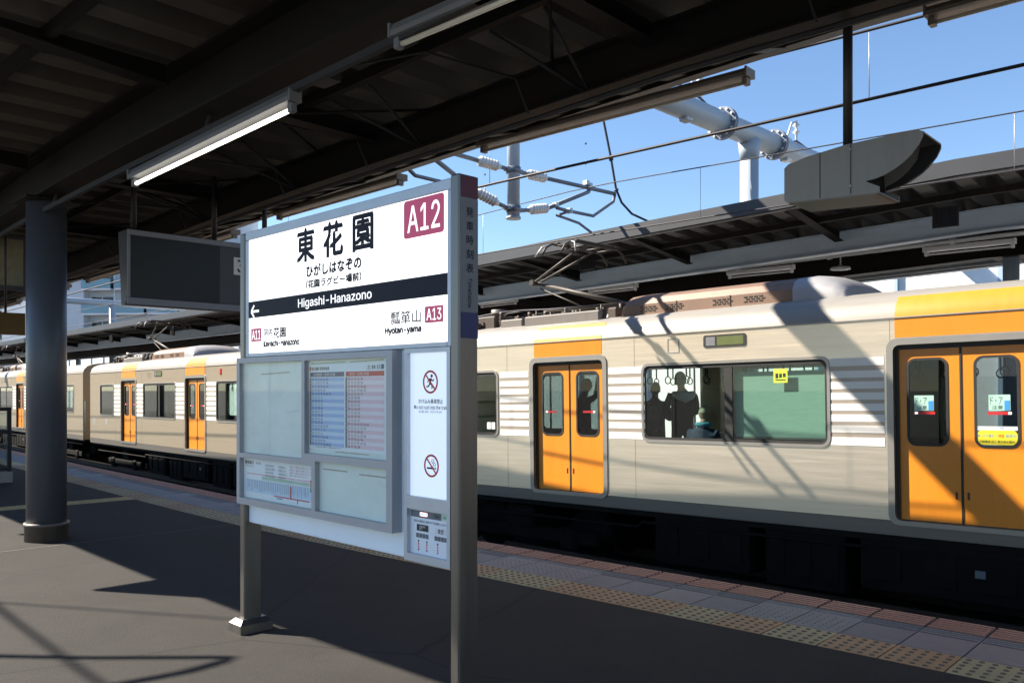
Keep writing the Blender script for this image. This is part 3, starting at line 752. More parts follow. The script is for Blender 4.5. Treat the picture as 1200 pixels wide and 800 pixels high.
def make_car():
    root = thing("train_car", "silver train car", "train car")
    # side shell with rounded window and door openings
    holes = [rr(a, WZ0, b, WZ1, .085) for a, b in WIN_BIG + WIN_END] + [rr(c - .665, .125, c + .665, 2.045, .07) for c in (-DS, 0, DS)]
    shell = plate("side_wall", [rect(-HL, SILL + .17, HL, GUT)] + holes, 0.0, .05, M['stainless'], root)
    sill = MB(); sill.bbox(-HL, HL, .004, .06, SILL, SILL + .169, .006)
    sill.build("sill", M['skirt'], root)
    holes2 = [rr(a, WZ0, b, WZ1, .085) for a, b in WIN_BIG + WIN_END] + [rr(c - .65, .10, c + .65, 2.03, .05) for c in (-DS, 0, DS)]   # the doors on that side stand open
    plate("far_side_wall", [rect(-HL, SILL, HL, GUT)] + holes2, BW - .05, .05, M['stainless'], root)
    mb = MB()
    for a, b in WIN_BIG + WIN_END: mb.box(a, b, BW - .03, BW - .026, WZ0, WZ1)
    mb.build("far_window_glass", M['glassback'], root)
    rf = roof_strip(-HL, HL, 0).build("roof", M['carroof'], root)
    gt = MB(); gt.bbox(-HL, HL, -.014, .0, GUT - .004, GUT + .012, .003); gt.build("gutter", M['steeltrim'], rf)
    mb = MB()                                                # seams in the side sheet
    for x in (-6.55, -4.12, -.70 - .0, .70, 4.12, 6.55):
        mb.box(x - .003, x + .003, -.0022, -.0002, .125, GUT - .01)
    for z in (2.13, .72): pass
    props(mb.build("sheet_seam", M['bandgap'], shell), kind='stuff')
    for s_ in (-1, 1):
        e = MB(); prof = [(0.002, SILL + .02)] + [(y, z - .004) for y, z in RP] + [(BW - .002, SILL + .02)]
        e.prism(prof, lambda a, b, d: (d, a, b), s_ * (HL - .04), s_ * (HL - .001))
        e.build("end_wall", M['stainless'], root)
        gw = MB(); gw.bbox(s_ * HL, s_ * (HL + .33), .75, BW - .75, .0, 2.35, .03); gw.build("gangway", M['rubber'], root)
        hr = MB(); hr.tube([(s_ * (HL + .03), .06, .25), (s_ * (HL + .03), .06, 1.35)], .016, 8); hr.build("end_handrail", M['whiteband'], root)
    # interior
    fl = MB(); fl.box(-HL + .05, HL - .05, .055, BW - .055, .04, .10); fl.build("floor", M['interiorfloor'], root)
    ce = MB(); ce.box(-HL + .05, HL - .05, .3, BW - .3, 2.28, 2.31); ce.build("ceiling", M['interior'], root)
    for y0, y1, yb in ((.06, .50, .06), (BW - .50, BW - .06, BW - .16)):
        for x0, x1 in ((-8.6, -6.2), (-4.4, -.95), (.95, 4.4), (6.2, 8.6)):
            st = MB(); st.bbox(x0, x1, y0, y1, .42, .54, .03); st.bbox(x0, x1, yb, yb + .10, .55, .91, .03); st.bbox(x0, x1, y0 + .05, y1 - .05, .10, .42, .02)
            st.build("bench_seat", M['seatcloth'], root)
    for y in (.80, BW - .80):
        mb = MB(); mb.tube([(-8.8, y, 1.98), (8.8, y, 1.98)], .014, 8)
        ra = mb.build("strap_rail", M['steeltrim'], root)
        stm = MB()
        stm.box(-.012, .012, -.004, .004, 1.79, 1.98)
        ringp = [(.045 * math.cos(2 * math.pi * k / 14), 0, 1.745 + .052 * math.sin(2 * math.pi * k / 14)) for k in range(14)]
        stm.tube(ringp + ringp[:1], .0085, 6, caps=False)
        me = stm.mesh("hanging_strap", M['strap'])
        for k in range(34):
            for x0 in (-5.03 + .31 * k,):
                if -5.2 < x0 < 5.2: mobj("hanging_strap", me, ra, (x0, y, 0))
    pl = MB()
    for x in (-6.1, -4.5, -.85, .85, 4.5, 6.1):
        pl.tube([(x, .52, .1), (x, .52, 2.28)], .016, 8); pl.tube([(x, BW - .52, .1), (x, BW - .52, 2.28)], .016, 8)
    pl.build("grab_poles", M['steeltrim'], root)
    # windows
    for a, b in WIN_BIG + WIN_END:
        fr = plate("window", [rr(a - .035, WZ0 - .035, b + .035, WZ1 + .035, .11), rr(a, WZ0, b, WZ1, .085)], -.012, .03, M['steeltrim'], root)
        gk = plate("gasket", [rr(a + .001, WZ0 + .001, b - .001, WZ1 - .001, .084), rr(a + .03, WZ0 + .035, b - .03, WZ1 - .05, .06)], .004, .02, M['rubber'], fr)
        big = b - a > 2
        if big:
            mid = (a + b) / 2
            mu = MB(); mu.box(mid - .055, mid + .055, .006, .03, WZ0 + .035, WZ1 - .05); mu.build("mullion", M['rubber'], fr)
            gl = MB(); gl.box(a + .03, mid - .055, .014, .017, WZ0 + .035, WZ1 - .05); gl.build("pane", M['glass'], fr)
            gl = MB(); gl.box(mid + .055, b - .03, .014, .017, WZ0 + .035, WZ1 - .05); gl.build("pane", M['glass'], fr)
        else:
            gl = MB(); gl.box(a + .03, b - .03, .014, .017, WZ0 + .035, WZ1 - .05); gl.build("pane", M['glass'], fr)
    # doors
    for c in (-DS, 0, DS):
        dr = plate("doorway", [rr(c - .735, .075, c + .735, 2.115, .11), rr(c - .665, .125, c + .665, 2.045, .07)], -.016, .035, M['steeltrim'], root)
        plate("door_seal", [rr(c - .664, .126, c + .664, 2.044, .07), rect(c - .625, .135, c + .625, 1.995)], .035, .02, M['rubber'], dr)
        for s_ in (-1, 1):
            x0, x1 = (c - .640, c - .012) if s_ < 0 else (c + .012, c + .640)
            wx = c + s_ * .335
            dl = plate("door_leaf", [rect(x0, .13, x1, 2.03), rr(wx - .200, .955, wx + .200, 1.885, .085)], .060, .03, M['orange'], root)
            plate("window_gasket", [rr(wx - .212, .943, wx + .212, 1.897, .095), rr(wx - .186, .969, wx + .186, 1.871, .075)], .054, .012, M['rubber'], dl)
            gl = plate("window_glass", [rr(wx - .187, .968, wx + .187, 1.872, .076)], .064, .003, M['glassdoor'], dl)
            hd = MB(); hd.bbox(c + s_ * .058 - .012, c + s_ * .058 + .012, .055, .061, .39, .47, .003); hd.build("pull_slot", M['maroon2'], dl)
            sx = wx + s_ * .03
            rs = MB(); rs.box(sx - .115, sx + .105, .0590, .0605, 1.285, 1.315); rs.build("red_sticker", M['red'], dl)
            ws = MB(); ws.box(sx + (.075 if s_ > 0 else -.10), sx + (.105 if s_ > 0 else -.07), .0576, .0588, 1.288, 1.312); ws.build("white_tab", M['printwhite'], dl)
        mb = MB(); mb.bbox(c - .011, c + .011, .052, .075, .13, 2.03, .002); mb.build("door_edge_rubber", M['rubber'], dr)
        th = MB(); th.bbox(c - .66, c + .66, -.012, .06, .098, .124, .004); th.build("threshold", M['steeltrim'], dr)
        # orange panel above the door, over the roof bend
        op_ = roof_strip(c - .645, c + .645, .004, (0, .24)); op_.box(c - .645, c + .645, -.004, -.0005, 2.125, GUT - .006)
        op_.build("orange_panel", M['orange'], root)
        # white bands beside the door
        for s_ in (-1, 1):
            xa, xb = (c - 1.375, c - .765) if s_ < 0 else (c + .765, c + 1.375)
            bk = MB(); bk.box(xa, xb, -.0018, -.0003, WZ0 + .0, WZ1 + .0); bko = bk.build("band_backing", M['bandgap'], root)
            pitch = (WZ1 - WZ0) / 8
            for k in range(8):
                wb = MB(); hb_ = .092 if k == 0 or k == 7 else .082
                z0 = WZ0 + pitch * k + (pitch - hb_) / 2
                if k == 0: z0 = WZ0
                if k == 7: z0 = WZ1 - hb_
                wb.box(xa, xb, -.0045, -.002, z0, z0 + hb_); wb.build("white_band", M['whiteband'], bko)
    # destination display, lamps, small plates
    ds = plate("destination_display", [rr(-3.03, 2.13, -2.43, 2.29, .03)], -.010, .02, M['rubber'], root)
    mb = MB(); mb.box(-2.83, -2.46, -.0125, -.0105, 2.155, 2.265); mb.build("display_face", M['lcd'], ds)
    mb = MB(); mb.box(-2.99, -2.86, -.0125, -.0105, 2.155, 2.265); mb.build("display_side", M['postdark'], ds)
    plate("side_lamp_frame", [rr(-3.58, 2.09, -3.40, 2.28, .012), rr(-3.57, 2.10, -3.41, 2.27, .008)], -.006, .008, M['accap'], root)
    mb = MB(); mb.bbox(1.62, 1.70, -.02, .0, 2.11, 2.26, .006); mb.build("red_side_lamp", M['red'], root)
    mb = MB(); mb.box(-8.9, -8.74, -.003, -.0005, .60, .80); mb.build("number_plate", M['accap'], root)
    mb = MB(); mb.box(-7.6, -7.44, -.003, -.0005, .62, .80); mb.build("number_plate", M['accap'], root)
    # roof cooler
    ac = MB()
    prof = [(.50, 2.66), (.50, 2.84), (.56, 2.93), (.68, 2.985), (.95, 3.03), (1.35, 3.05)]
    prof = prof + [(BW - y, z) for y, z in prof[::-1][1:]]
    n_ = len(prof)
    for x, kz in ((-4.68, .62), (-4.60, .97), (-4.45, 1.0), (-2.05, 1.0)):
        for y, z in prof: ac.v.append(Vector((x, y, 2.66 + (z - 2.66) * kz)))
    for i in range(3):
        for k in range(n_ - 1): q = i * n_; ac.f.append((q + k, q + k + 1, q + n_ + k + 1, q + n_ + k)); ac.sm.append(False)
    ac.f.append(tuple(range(n_))); ac.sm.append(False); ac.f.append(tuple(range(3 * n_, 4 * n_))); ac.sm.append(False)
    cool = ac.build("roof_cooler", M['acbody'], root)
    cap = MB(); secs = [(-2.05, 1.0), (-1.90, 1.0), (-1.72, .93), (-1.55, .76), (-1.42, .5), (-1.36, .15)]
    for x, kz in secs:
        for y, z in prof: cap.v.append(Vector((x, y, 2.66 + (z - 2.66) * kz * 1.01)))
    for i in range(len(secs) - 1):
        for k in range(n_ - 1): q = i * n_; cap.f.append((q + k, q + k + 1, q + n_ + k + 1, q + n_ + k)); cap.sm.append(True)
    cap.f.append(tuple(range((len(secs) - 1) * n_, len(secs) * n_))); cap.sm.append(False)
    cap.build("cooler_cap", M['accap'], cool)
    lv = MB()
    for x0 in (-4.36, -3.93, -3.18, -2.72):
        for i in range(4):
            for j in range(3):
                x = x0 + i * .072 + (j % 2) * .03; z = 2.73 + j * .030
                lv.box(x, x + .05, .494, .502, z, z + .014)
    lv.build("cooler_louvres", M['rubber'], cool)
    sk = MB(); sk.box(-4.72, -1.34, .46, BW - .46, 2.60, 2.675); sk.build("cooler_base", M['roofgear'], cool)
    for x in (-3.75, -2.92): 
        sp = MB(); sp.box(x - .006, x + .006, .492, .502, 2.67, 2.845); sp.build("cooler_seam", M['roofgear'], cool)
    # roof gear round the first door
    for (x0, x1, y0, y1, z0, z1, mm) in ((-8.4, -7.35, .55, 1.0, 2.66, 2.90, 'roofgear'), (-7.1, -6.6, .42, .9, 2.64, 2.80, 'gearbox'), (-6.45, -4.95, .30, .40, 2.62, 2.80, 'gearbox'),
                                         (-8.9, -8.5, .8, 1.3, 2.70, 2.93, 'roofgear'), (-4.95, -4.78, .5, 1.0, 2.66, 2.84, 'roofgear')):
        mb = MB(); mb.bbox(x0, x1, y0, y1, z0, z1, .02); mb.build("roof_box", M[mm], root)
    for x, y, h in ((-7.9, .48, .22), (-7.25, .62, .30), (-6.95, 1.0, .30), (-6.5, .62, .20), (-6.2, .55, .22), (-5.95, .95, .25), (-5.6, .60, .20), (-5.35, .95, .25), (-5.15, .55, .2)):
        mb = MB(); z = 2.66
        mb.lathe((x, y, z), (x, y, z + h), [(0, .05), (.12, .05), (.16, .034), (.28, .034), (.32, .056), (.42, .034), (.5, .056), (.6, .034), (.68, .056), (.78, .034), (.84, .042), (1, .042)], 10)
        mb.build("roof_insulator", M['roofgear'], root)
    for k, x in enumerate((-8.2, -7.7, -6.75, -6.35, -6.05, -5.75, -5.45, -5.05)):
        mb = MB(); mb.bbox(x - .05, x + .05, .44, .54, 2.62, 2.74 + .05 * (k % 3), .01); mb.tube([(x, .49, 2.74), (x, .49, 2.86 + .04 * (k % 2))], .016, 6); mb.build("roof_bracket", M['roofgear'], root)
    mb = MB(); mb.lathe((-7.45, .75, 2.66), (-7.45, .75, 3.02), [(0, .11), (.7, .11), (.75, .13), (1, .13)], 14); mb.build("arrester", M['gearbox'], root)
    mb = MB()
    mb.tube([(-8.8, .62, 2.86), (-7.3, .62, 2.96), (-6.95, .8, 2.98), (-6.2, .58, 2.92), (-5.1, .58, 2.90)], .014, 6)
    mb.tube([(-8.6, 1.0, 2.93), (-6.95, 1.0, 3.0), (-5.9, .95, 2.94), (-4.9, .9, 2.9)], .014, 6)
    mb.build("roof_cable", M['wire'], root)
    # pantograph
    px0 = -5.75
    fb = MB()
    for y in (.85, 1.85): fb.tube([(px0 - .75, y, 2.93), (px0 + .85, y, 2.93)], .025, 6)
    for x in (-.7, 0, .8): fb.tube([(px0 + x, .85, 2.93), (px0 + x, 1.85, 2.93)], .025, 6)
    for x in (-.7, .8):
        for y in (.85, 1.85): fb.lathe((px0 + x, y, 2.70), (px0 + x, y, 2.93), [(0, .05), (.3, .03), (.4, .055), (.55, .03), (.65, .055), (.8, .03), (1, .035)], 8)
    pn = fb.build("pantograph", M['panto'], root)
    K = Vector((-7.12, 1.35, 3.50)); H = Vector((-6.02, 1.35, 3.985)); B0 = Vector((px0 + .55, 1.35, 2.98))
    mb = MB(); mb.tube([B0, K], [.045, .035], 8); mb.tube([B0 + Vector((-.75, .0, -.03)), K + Vector((.10, 0, -.10))], .014, 6); mb.build("lower_arm", M['panto'], pn)
    mb = MB(); mb.tube([K + Vector((0, -.06, 0)), H + Vector((0, -.20, -.06))], [.024, .02], 8); mb.tube([K + Vector((0, .06, 0)), H + Vector((0, .20, -.06))], [.024, .02], 8)
    mb.tube([K + Vector((0, -.13, 0)), K + Vector((0, .13, 0))], .05, 10); mb.build("upper_arm", M['panto'], pn)
    mb = MB()
    for dx in (-.20, .20):
        mb.tube([H + Vector((dx, y, dz)) for y, dz in ((-.86, -.20), (-.76, -.07), (-.62, .0), (.62, .0), (.76, -.07), (.86, -.20))], .02, 6)
        mb.bbox(H.x + dx - .028, H.x + dx + .028, H.y - .5, H.y + .5, H.z + .012, H.z + .045, .008)
    for y in (-.5, -.2, .2, .5): mb.tube([H + Vector((-.2, y, -.01)), H + Vector((.2, y, -.01))], .014, 6)
    mb.tube([H + Vector((0, -.2, -.06)), H + Vector((0, .2, -.06))], .022, 6)
    mb.build("collector_head", M['panto'], pn)
    mb = MB()
    for s_ in (-1, 1): mb.tube([H + Vector((s_ * .2, -.62, 0)), H + Vector((s_ * .34, -.70, -.04)), H + Vector((s_ * .42, -.78, -.20))], .012, 6)
    mb.build("head_horn", M['dropper'], pn)
    # underframe
    for x0, x1, z0, y0 in ((-3.9, -2.5, -.75, .12), (-2.3, -1.3, -.82, .16), (-1.1, .6, -.70, .10), (.8, 1.9, -.80, .14), (2.1, 3.7, -.72, .12)):
        mb = MB(); mb.bbox(x0, x1, y0, BW - y0, z0, -.12, .02)
        ub_ = mb.build("underfloor_box", M['under'], root)
        for k in range(3):
            hb2 = MB(); hb2.bbox(x0 + (x1 - x0) * (k + .2) / 3, x0 + (x1 - x0) * (k + .8) / 3, y0 - .02, y0, z0 + .12, -.22, .008)
            hb2.build("box_lid", M['under'], ub_)
    mb = MB(); mb.tube([(-8.9, .16, -.30), (-4.2, .16, -.30), (-4.1, .10, -.22), (8.9, .10, -.22)], .022, 6); mb.build("air_pipe", M['under'], root)
    mb = MB(); mb.box(.10, .20, .075, .0785, -.42, -.34); mb.build("label_plate", M['postdark'], root)
    mb = MB(); mb.box(-HL + .1, HL - .1, .08, BW - .08, -.13, -.06); mb.build("underframe", M['under'], root)
    for xb in (-6.6, 6.6):
        bo = MB(); bo.bbox(xb - 1.6, xb + 1.6, .26, .42, -.72, -.50, .04); bo.bbox(xb - 1.6, xb + 1.6, BW - .42, BW - .26, -.72, -.50, .04); bo.bbox(xb - .3, xb + .3, .3, BW - .3, -.60, -.2, .04)
        for dx in (-1.05, 1.05): bo.bbox(xb + dx - .16, xb + dx + .16, .22, .36, -.80, -.48, .04)
        bog = bo.build("bogie", M['under'], root)
        for dx in (-1.05, 1.05):
            wh = MB()
            for y0, y1 in ((.78, .91), (BW - .91, BW - .78)): wh.lathe((xb + dx, y0, -.62), (xb + dx, y1, -.62), [(0, .40), (.75, .40), (.8, .43), (1, .43)], 20)
            wh.tube([(xb + dx, .8, -.62), (xb + dx, BW - .8, -.62)], .07, 10)
            wh.build("wheelset", M['under'], bog)
    return root
car1 = make_car()
AN = R(43.4)
car2 = copy_tree(car1); car3 = copy_tree(car1)
GRP_CAR = "coupled cars of the orange and silver train"
def set_car(c, x, y, z, a, pitch, label):
    c.location = (x, y, z); c.rotation_euler = (0, -pitch, -a); props(c, label, "train car", GRP_CAR)
A0 = Vector((.83, 12.585)); DN = Vector((math.cos(AN), -math.sin(AN)))
B_ = A0 + DN * DS
def remat(o, a, b):                                          # far cars take darker steel for the falling glare: own wall mesh copies
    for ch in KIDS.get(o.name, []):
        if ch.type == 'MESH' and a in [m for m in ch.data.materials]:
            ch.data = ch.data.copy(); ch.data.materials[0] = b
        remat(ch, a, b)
for c in (car2, car3): remat(c, M['stainless'], M['stainless_off_glare'])
set_car(car1, B_.x, B_.y, 0.0, AN, .0155, "nearest silver train car with orange doors, brown roof cooler and passengers in its window")
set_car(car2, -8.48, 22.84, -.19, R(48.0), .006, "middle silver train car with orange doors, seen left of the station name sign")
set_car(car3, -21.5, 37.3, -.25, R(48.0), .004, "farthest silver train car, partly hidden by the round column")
def car_child(c, mb, name, m):                               # a part only this car has
    return mb.build(name, m, c)
# roller blind and stickers of the nearest car
mid = (WIN_BIG[0][0] + WIN_BIG[0][1]) / 2
mb = MB(); mb.box(mid + .055, WIN_BIG[0][1] - .03, .075, .079, WZ0 + .07, WZ1 - .12); car_child(car1, mb, "window_blind", M['blind'])
mb = MB(); mb.box(mid + .055, WIN_BIG[0][1] - .03, .070, .085, WZ0 + .045, WZ0 + .07); car_child(car1, mb, "blind_bar", M['gearbox'])
mb = MB(); mb.box(-2.08, -1.90, .0120, .0135, 1.66, 1.83); stk = car_child(car1, mb, "lime_sticker", M['stickergreen'])
mb = MB(); mb.box(-2.06, -1.92, .0108, .0118, 1.715, 1.765)
for k in range(3): pass
mb = MB()
for k in range(3): mb.box(-2.055 + .048 * k, -2.02 + .048 * k, .0108, .0118, 1.715 + .006 * k, 1.775 - .004 * (k % 2))
mb.build("sticker_print", M['black'], stk)
mb = MB(); mb.box(-2.055, -1.925, .0108, .0118, 1.69, 1.702); mb.build("sticker_line", M['navy'], stk)
# adverts on the nearest car's middle door, right leaf, and the small notices on both leaves
adv = plate("door_advert", [rr(.335 - .186, .975, .335 + .186, 1.13, .06)], .0575, .002, M['stickeryellow'], car1)
mb = MB(); mb.box(.150, .520, .0572, .0590, 1.125, 1.165); mb.build("advert_top", M['flatwhite'], adv)
text("ひらパー号", .156, 1.132, .40, 1.16, .0565, M['stickerblue'], adv)
text("ゆったり乗ろう!", .156, 1.05, .335, 1.085, .0565, M['stickerblue'], adv)
text("特急", .345, 1.05, .40, 1.085, .0565, M['red'], adv)
text("発売中", .41, 1.05, .51, 1.085, .0565, M['stickerblue'], adv)
text("大阪難波 近く 乗り換え案内", .17, .995, .49, 1.02, .0565, M['navy'], adv)
for wx, s_ in ((-.335, -1), (.335, 1)):
    mb = MB(); x0 = wx + .03 * s_ - .105; mb.box(x0, x0 + .20, .0580, .0595, 1.325, 1.49); nt_ = car_child(car1, mb, "door_notice", M['stickermint'])
    mb = MB(); mb.box(x0 + .145, x0 + .195, .0566, .0578, 1.33, 1.43); mb.build("notice_blue", M['stickerblue'], nt_)
    text("ド・ア", x0 + .015, 1.39, x0 + .13, 1.47, .0572, M['black'], nt_)
    text("注意", x0 + .03, 1.34, x0 + .13, 1.38, .0572, M['navy'], nt_)
mb = MB(); mb.box(-6.86 - .16, -6.86 - .08, .011, .0130, 1.02, 1.13); mb.box(-6.86 - .06, -6.86 + .02, .011, .0130, 1.02, 1.13); car_child(car1, mb, "window_notices", M['flatwhite'])

# ================================================================== STATION NAME SIGN (sign frame: x along the board, y away from the viewer, z up)
SL = Vector((-1.745, 5.50)); SRt = Vector((-.252, 4.0))
sign = thing("station_name_sign", "white station name board on two steel posts with timetable cases below", "station sign", (SL.x, SL.y, 0), (0, 0, R(-45.13)))
SWD = 2.116
def sp(name, m, x0, x1, y0, y1, z0, z1, b=.004, parent=None):
    mb = MB()
    if b: mb.bbox(x0, x1, y0, y1, z0, z1, b)
    else: mb.box(x0, x1, y0, y1, z0, z1)
    return mb.build(name, m, parent or sign)
# posts
for x0, x1 in ((.003, .063), (SWD - .046, SWD + .018)):
    right = x0 > 1
    y0, y1 = (-.012, .112)
    po = sp("post", M['steelpost'], x0, x1, y0, y1, .02, 2.545 if not right else 2.560, .008)
    mb = MB(); zt = .085
    mb.add([(x0 - .05, y0 - .05, 0), (x1 + .05, y0 - .05, 0), (x1 + .05, y1 + .05, 0), (x0 - .05, y1 + .05, 0),
            (x0 - .05, y0 - .05, .055), (x1 + .05, y0 - .05, .055), (x1 + .05, y1 + .05, .055), (x0 - .05, y1 + .05, .055),
            (x0 - .02, y0 - .02, zt), (x1 + .02, y0 - .02, zt), (x1 + .02, y1 + .02, zt), (x0 - .02, y1 + .02, zt)],
           [(0, 3, 2, 1), (8, 9, 10, 11)] + [(a + k, a + (k + 1) % 4, a + 4 + (k + 1) % 4, a + 4 + k) for a in (0, 4) for k in range(4)])
    mb.build("post_shoe", M['steelpost'], po)
    if right:                                                # printed end face: red, grey with lettering, blue
        xe = x1 + .0015
        def face(name, m, z0, z1, dy=.012):
            mb = MB(); mb.box(x1 - .002, xe, y0 + dy, y1 - .004, z0, z1); return mb.build(name, m, po)
        face("red_end", M['maroon2'], 2.452, 2.556)
        gf = face("grey_end", M['postgrey'], 1.915, 2.449)
        face("blue_end", M['blueprint'], 1.79, 1.912)
        yc = (y0 + y1) / 2 + .005
        for k, ch in enumerate("発車時刻表"):
            zc = 2.385 - k * .066
            text(ch, yc - .022, zc - .022, yc + .022, zc + .022, xe + .0012, M['navy'], gf, face='+x', offset=.012)
        text("Timetable", -2.075, yc - .012, -1.935, yc + .014, xe + .0012, M['navy'], gf, face='+x90', offset=.005)
# name board: aluminium frame round a lit box
sp("frame_top", M['alu'], .063, SWD - .046, -.004, .104, 2.495, 2.550)
sp("frame_side", M['alu'], .063, .100, -.004, .104, 1.752, 2.4945)
sp("frame_side", M['alu'], 2.040, SWD - .046, -.004, .104, 1.752, 2.4945)
sp("frame_bottom", M['alu'], .100, 2.040, -.004, .104, 1.752, 1.777)
npan = sp("name_panel", M['signwhite'], .100, 2.040, .002, .098, 1.777, 2.495, 0)
yb = .0005
band = sp("name_band", M['navy'], .100, 2.040, yb - .0005, .0015, 2.000, 2.104, 0, npan)
yt = -.0008
# the platform-end halves of characters stretch to their printed boxes
for ch, a, b_ in (("東", .684, .868), ("花", .967, 1.156), ("園", 1.257, 1.437)):
    text(ch, a, 2.292, b_, 2.478, yt + .001, M['navy'], npan, offset=.040, res=3)
text("ひがしはなぞの", .786, 2.199, 1.332, 2.264, yt + .001, M['navy'], npan, offset=.058)
text("（花園ラグビー場前）", .781, 2.132, 1.332, 2.178, yt + .001, M['navy'], npan, offset=.058)
text("Higashi-Hanazono", .697, 2.015, 1.428, 2.078, yt - .001, M['printwhite'], npan, offset=.008)
def arrow_left(x0, x1, z, y, m, parent):
    mb = MB(); hw = .0075; L_ = .038
    mb.box(x0 + .008, x1, y, y + .0006, z - hw, z + hw)
    for s_ in (-1, 1):
        d = Vector((L_, 0, s_ * L_)); nrm = Vector((-s_ * .707, 0, .707)) * hw; p = Vector((x0, y, z))
        mb.add([p - nrm, p + d - nrm, p + d + nrm, p + nrm], [(0, 1, 2, 3)])
    return mb.build("arrow", m, parent)
arrow_left(.135, .232, 2.040, yt - .001, M['printwhite'], npan)
def code_box(x0, z0, x1, z1, t, r):
    ol = rr(x0, z0, x1, z1, r)
    o = plate("code_box", [ol], yt - .0004, .0010, M['maroon'], npan)
    w_ = x1 - x0; h_ = z1 - z0
    text(t, x0 + w_ * .10, z0 + h_ * .15, x1 - w_ * .10, z1 - h_ * .15, yt - .001, M['printwhite'], o, offset=.006, res=3)
code_box(1.703, 2.302, 2.015, 2.491, "A12", .018)
code_box(.132, 1.850, .263, 1.932, "A11", .006)
code_box(1.870, 1.873, 2.009, 1.954, "A13", .006)
text("河内", .288, 1.878, .395, 1.922, yt + .001, M['navy'], npan, offset=.040)
text("花園", .410, 1.864, .553, 1.925, yt + .001, M['navy'], npan, offset=.036)
text("Kawachi-Hanazono", .288, 1.813, .705, 1.850, yt + .001, M['navy'], npan, offset=.058)
text("瓢箪山", 1.592, 1.880, 1.836, 1.944, yt + .001, M['navy'], npan, offset=.018)
text("Hyotan-yama", 1.544, 1.826, 1.840, 1.866, yt + .001, M['navy'], npan, offset=.058)
# lower panel and notice case
sp("lower_panel", M['signpanel'], .063, 1.7155, .02, .09, .700, 1.751)
cf = plate("notice_case", [rect(.020, .825, 1.659, 1.748), rect(.058, 1.150, .800, 1.715), rect(.832, 1.185, 1.610, 1.715), rect(.058, .866, .905, 1.118), rect(.942, .866, 1.610, 1.146)],
           -.042, .061, M['caseframe'], sign)
def back(name, m, x0, z0, x1, z1): return sp(name, m, x0 - .01, x1 + .01, -.010, -.004, z0 - .01, z1 + .01, 0, cf)
def pane(x0, z0, x1, z1): return sp("case_pane", M['glasscase'], x0 - .005, x1 + .005, -.0325, -.0300, z0 - .005, z1 + .005, 0, cf)
for q in ((.058, 1.150, .800, 1.715), (.832, 1.185, 1.610, 1.715), (.058, .866, .905, 1.118), (.942, .866, 1.610, 1.146)): pane(*q)
b1 = back("case_back", M['postergrey'], .058, 1.150, .800, 1.715)
b2 = back("case_back", M['postergrey'], .832, 1.185, 1.610, 1.715)
b3 = back("case_back", M['postergrey'], .058, .866, .905, 1.118)
b4 = back("case_back", M['postergrey'], .942, .866, 1.610, 1.146)
YP = -.0112
rn = random.Random(11)
def strip(parent, name, m, x0, x1, z0, z1, y=YP, tilt=0.0):
    mb = MB(); mb.add([(x0, y, z0), (x1, y, z0 + tilt), (x1, y, z1 + tilt), (x0, y, z1)], [(0, 1, 2, 3)]); return mb.build(name, m, parent)
strip(cf, "tape_mark", M['tape'], .28, .62, 1.640, 1.646, tilt=.008)
strip(cf, "pale_label", M['flatwhite'], .57, .72, 1.405, 1.420, tilt=.012)
strip(cf, "tape_mark", M['tape'], .98, 1.22, 1.100, 1.107); strip(cf, "tape_mark", M['tape'], 1.33, 1.59, 1.093, 1.100)
strip(cf, "tape_mark", M['tape'], .86, 1.20, 1.692, 1.697, tilt=.004); strip(cf, "tape_mark", M['tape'], 1.24, 1.55, 1.695, 1.700, tilt=.006)
strip(cf, "tape_mark", M['tape'], 1.10, 1.42, 1.203, 1.208)
# timetable poster
tp = sp("timetable_poster", M['paper'], .838, 1.575, -.0118, -.0112, 1.215, 1.690, 0, cf)
y1_, y2_ = -.0122, -.0126
for x0, x1, head_m, ra, rb, hd in ((.845, 1.190, M['blueprint'], M['paperblue'], M['paperblue2'], 0), (1.205, 1.555, M['red'], M['paperpink'], M['paperpink2'], 1)):
    strip(tp, "table_head", head_m, x0, x1, 1.620, 1.646, y1_)
    strip(tp, "hour_column", M['postdark'], x0 - .004, x0 + .014, 1.232, 1.616, y1_)
    lines = []
    for k in range(19):
        z1 = 1.616 - k * .0202
        strip(tp, "table_row", ra if k % 2 == 0 else rb, x0 + .014, x1, z1 - .0202, z1, y1_)
        nn = rn.choice((4, 5, 5, 6, 6, 7)) if k < 5 or k > 11 else 4
        mins = sorted(rn.sample(range(0, 60), nn)); lines.append("  ".join("%02d" % q for q in mins))
    for k, ln in enumerate(lines):
        z1 = 1.616 - k * .0202
        text(ln, x0 + .022, z1 - .0165, x0 + .022 + .0275 * len(ln.split()), z1 - .004, y2_, M['navy'] if rn.random() < .7 else M['green'], tp, name="minutes", offset=.01, res=1)
    text("\n".join("%2d" % (5 + k) for k in range(19)), x0, 1.236, x0 + .011, 1.612, y2_, M['flatwhite'], tp, name="hours", res=1)
text("大阪難波・尼崎 方面", .875, 1.626, 1.10, 1.640, y2_, M['flatwhite'], tp, res=1)
text("奈良・生駒 方面", 1.24, 1.626, 1.42, 1.640, y2_, M['flatwhite'], tp, res=1)
text("東花園駅 発車時刻表", .862, 1.656, 1.045, 1.676, y2_, M['black'], tp, offset=.01)
strip(tp, "red_mark", M['red'], .843, .856, 1.655, 1.678, y2_)
text("土休日", 1.40, 1.655, 1.52, 1.678, y2_, M['black'], tp, offset=.01); strip(tp, "blue_mark", M['blueprint'], 1.528, 1.552, 1.655, 1.680, y2_)
text("この時刻表は変更する場合があります", .875, 1.222, 1.16, 1.230, y2_, M['navy'], tp, res=1)
